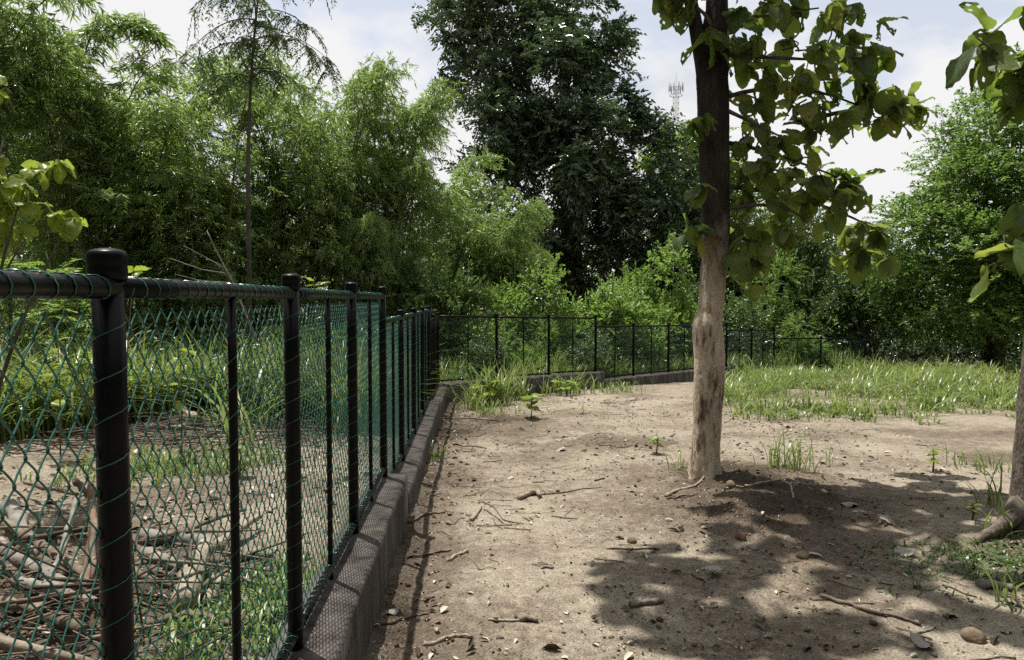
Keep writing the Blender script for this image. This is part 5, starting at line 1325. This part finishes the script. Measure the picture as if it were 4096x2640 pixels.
# wood pile behind the near fence
WP = [([(-1.88, 3.09), (-2.01, 3.40), (-2.14, 3.73), (-2.38, 4.25)], 0.026, 0.018, 'red_wood', 'reddish stick leaning up in the wood pile left of the first post', [0.0, 0.08, 0.14, 0.22]),
      ([(-2.89, 4.05), (-2.43, 3.70), (-2.08, 3.45)], 0.042, 0.030, 'grey_wood', 'thick grey log sloping into the wood pile from the left edge', [0.12, 0.1, 0.06]),
      ([(-2.94, 4.25), (-2.55, 3.96), (-2.07, 3.57)], 0.030, 0.02, 'stick', 'brown log lying above the thick grey log in the pile', [0.16, 0.15, 0.1]),
      ([(-1.50, 3.33), (-1.57, 3.60), (-1.63, 3.91)], 0.065, 0.045, 'pale_wood', 'split pale stump end in the wood pile right of the first post', [0.0, 0.05, 0.10]),
      ([(-1.45, 3.45), (-1.47, 3.65), (-1.40, 3.81)], 0.030, 0.018, 'pale_wood', 'pale splintered limb beside the split stump end', [0.03, 0.05, 0.06]),
      ([(-1.63, 4.05), (-1.65, 4.35), (-1.62, 4.72)], 0.034, 0.016, 'pale_wood', 'pale forked limb pointing up-lane behind the slim post', [0.08, 0.08, 0.06]),
      ([(-2.16, 4.25), (-2.01, 4.38), (-1.87, 4.50), (-1.72, 4.74)], 0.020, 0.010, 'stick', 'long dark stick crossing behind the pale limb', [0.05, 0.08, 0.1, 0.1]),
      ([(-2.26, 4.45), (-2.00, 4.40), (-1.71, 4.30)], 0.045, 0.038, 'grey_wood', 'smooth tan log along the back of the wood pile', [0.0, 0.0, 0.0]),
      ([(-1.99, 3.96), (-1.79, 3.86), (-1.59, 3.70)], 0.036, 0.03, 'grey_wood', 'short thick log right of the first post in the pile', [0.06, 0.06, 0.04]),
      ([(-2.81, 4.72), (-2.79, 4.83), (-2.42, 4.33)], 0.02, 0.014, 'stick', 'dark broken stake standing in the pile left of the first post', [0.30, 0.16, 0.0]),
      ([(-3.67, 5.54), (-3.28, 5.22), (-2.95, 4.98)], 0.018, 0.012, 'stick', 'long brown stick on sand above the wood pile', [0.1, 0.12, 0.14]),
      ([(-2.94, 4.48), (-2.79, 4.54), (-2.62, 4.52)], 0.06, 0.05, 'pale_wood', 'thick cut log end in the middle of the pile', [0.03, 0.03, 0.03]),
      ([(-2.18, 3.15), (-2.04, 3.19), (-1.90, 3.27)], 0.012, 0.007, 'pale_wood', 'thin pale stick along the bottom left corner', [0.02, 0.02, 0.03]),
      ([(-1.30, 3.55), (-1.17, 3.40), (-1.05, 3.27)], 0.014, 0.009, 'red_wood', 'reddish stick between the slim post and second post', [0.02, 0.02, 0.02]),
      ([(-5.64, 11.55), (-4.74, 10.32), (-3.86, 9.03)], 0.11, 0.075, 'pale_wood', 'pale fallen log in front of the tall grass behind the fence', [0.05, 0.02, 0.0]),
      ([(-4.48, 8.96), (-4.05, 8.70), (-3.87, 8.86)], 0.05, 0.03, 'grey_wood', 'grey branch lying just below the pale fallen log', [0, 0, 0]),
      ([(-4.49, 10.72), (-5.27, 13.70), (-5.57, 15.16)], 0.07, 0.04, 'grey_wood', 'dark branch rising behind the pale fallen log', [0.0, 0.1, 0.25]),
      ([(-9.80, 26.69), (-8.08, 23.90), (-6.12, 19.42)], 0.12, 0.08, 'pale_wood', 'bleached log far behind the mesh beside the slim post', [0.3, 0.2, 0.0])]
WP += [([(-2.41, 3.55), (-2.11, 3.40), (-1.76, 3.19)], 0.028, 0.018, 'grey_wood', 'grey pole lying behind the reddish leaning stick', [0.10, 0.12, 0.1]),
       ([(-2.01, 3.67), (-1.75, 3.50), (-1.53, 3.45)], 0.024, 0.014, 'stick', 'brown pole passing behind the foot of the first post', [0.12, 0.12, 0.1]),
       ([(-2.15, 3.27), (-2.25, 3.65), (-2.45, 4.12)], 0.02, 0.012, 'grey_wood', 'thin grey stick leaning left of the reddish stick', [0.0, 0.2, 0.34]),
       ([(-3.18, 4.64), (-2.89, 4.33), (-2.64, 3.99)], 0.05, 0.045, 'grey_wood', 'broken stump standing at the left edge of the pile', [0.12, 0.06, 0.0]),
       ([(-1.60, 3.19), (-1.45, 3.27), (-1.21, 3.19)], 0.02, 0.014, 'stick', 'dark pole on the ground below the split stump end', [0.03, 0.04, 0.03]),
       ([(-2.21, 3.81), (-2.39, 4.18), (-2.64, 4.60)], 0.032, 0.02, 'red_wood', 'upright reddish branch beside the first post', [0.0, 0.15, 0.28]),
       ([(-2.44, 3.45), (-2.18, 3.32), (-1.82, 3.08)], 0.034, 0.026, 'stick', 'thick brown log at the bottom left corner of the pile', [0.05, 0.06, 0.06])]
for a in WP:
    stick(a[0], a[1], a[2], a[3], a[4], a[5], bend=0.10, cat='log' if a[1] > 0.03 else 'stick', name='log' if a[1] > 0.03 else 'fallen_stick')

def stone_thing(p, s, mat, label, flat=0.7, name='stone', cat='stone'):
    bm = bmesh.new(); bmesh.ops.create_icosphere(bm, subdivisions=2, radius=1.0)
    V = np.array([v.co[:] for v in bm.verts]); F = np.array([[v.index for v in f.verts] for f in bm.faces]); bm.free()
    V = V * (1 + 0.42 * (fbm(V[:, 0] * 1.4 + p[0] * 9 + 5, V[:, 1] * 1.4 + V[:, 2] + 5, 1.0, 3, 3)[:, None] - 0.5) * 2) * [s, s * 0.75, s * flat]
    return tag(obj(name, build_mesh(name, V, None, F, False, mat), None, (p[0], p[1], gz1(*p) + s * flat * 0.3), (0, 0, r.uniform(0, 3))), label, cat)
stone_thing((1.40, 4.48), 0.035, 'red_wood', 'upright brown stone on crumbly soil right of the lane', 0.9)
stone_thing((1.66, 4.17), 0.045, 'clod', 'smooth rounded brown stone in the right-hand leaf shade', 0.6)
stone_thing((2.02, 3.19), 0.058, 'clod', 'crumbly brown soil clod at bottom right', 0.75, 'soil_clod', 'clod')
stone_thing((1.43, 4.33), 0.04, 'stone', 'grey stone at the edge of the leaf shade', 0.4)
stone_thing((1.65, 6.22), 0.055, 'stone', 'pale angular stone against the front of the pale trunk', 0.9)
stone_thing((0.73, 4.46), 0.03, 'clod', 'dark little stone standing at the tip of the leaf shadow', 0.9)
stone_thing((1.67, 5.60), 0.05, 'clod', 'lumpy soil clod beside the trunk base', 0.7, 'soil_clod', 'clod')
stone_thing((3.07, 4.72), 0.02, 'stone', 'round pebble by the root of the edge trunk', 0.7)

# single large dry leaves
def dry_leaf(p, s, label):
    m = LEAF[int(r.integers(0, 7))].copy(); m.materials.clear(); m.materials.append(M['pale_leaf'])
    a = r.uniform(0, 2 * PI); o = obj('dry_leaf', m); o.matrix_local = leaf_matrix((p[0], p[1], gz1(*p) + 0.03), (math.cos(a), math.sin(a), 0.08), (r.normal() * 0.2, r.normal() * 0.2, 1), s)
    tag(o, label, 'dry leaf', 'dry leaves on the ground')
for p, s, lab in [((2.33, 4.27), 0.13, 'pale dry leaf standing on edge in the right-hand shade'), ((2.43, 5.22), 0.15, 'grey dry leaf at the near edge of the crumbly soil in shade'), ((2.43, 4.86), 0.12, 'pale grey leaf lying in deep shade left of the edge trunk'), ((1.11, 3.87), 0.1, 'curled leaf in the middle of the leaf shadow'), ((1.70, 3.08), 0.12, 'flat grey leaf below the long wavy stick'), ((-0.53, 3.43), 0.11, 'crumpled white leaf against the wall foot'), ((0.54, 7.46), 0.12, 'pale leaf scrap on the sandy lane beyond the twigs'), ((2.08, 12.19), 0.16, 'grey leaf heap on sand before the kerb wall')]:
    dry_leaf(p, s, lab)
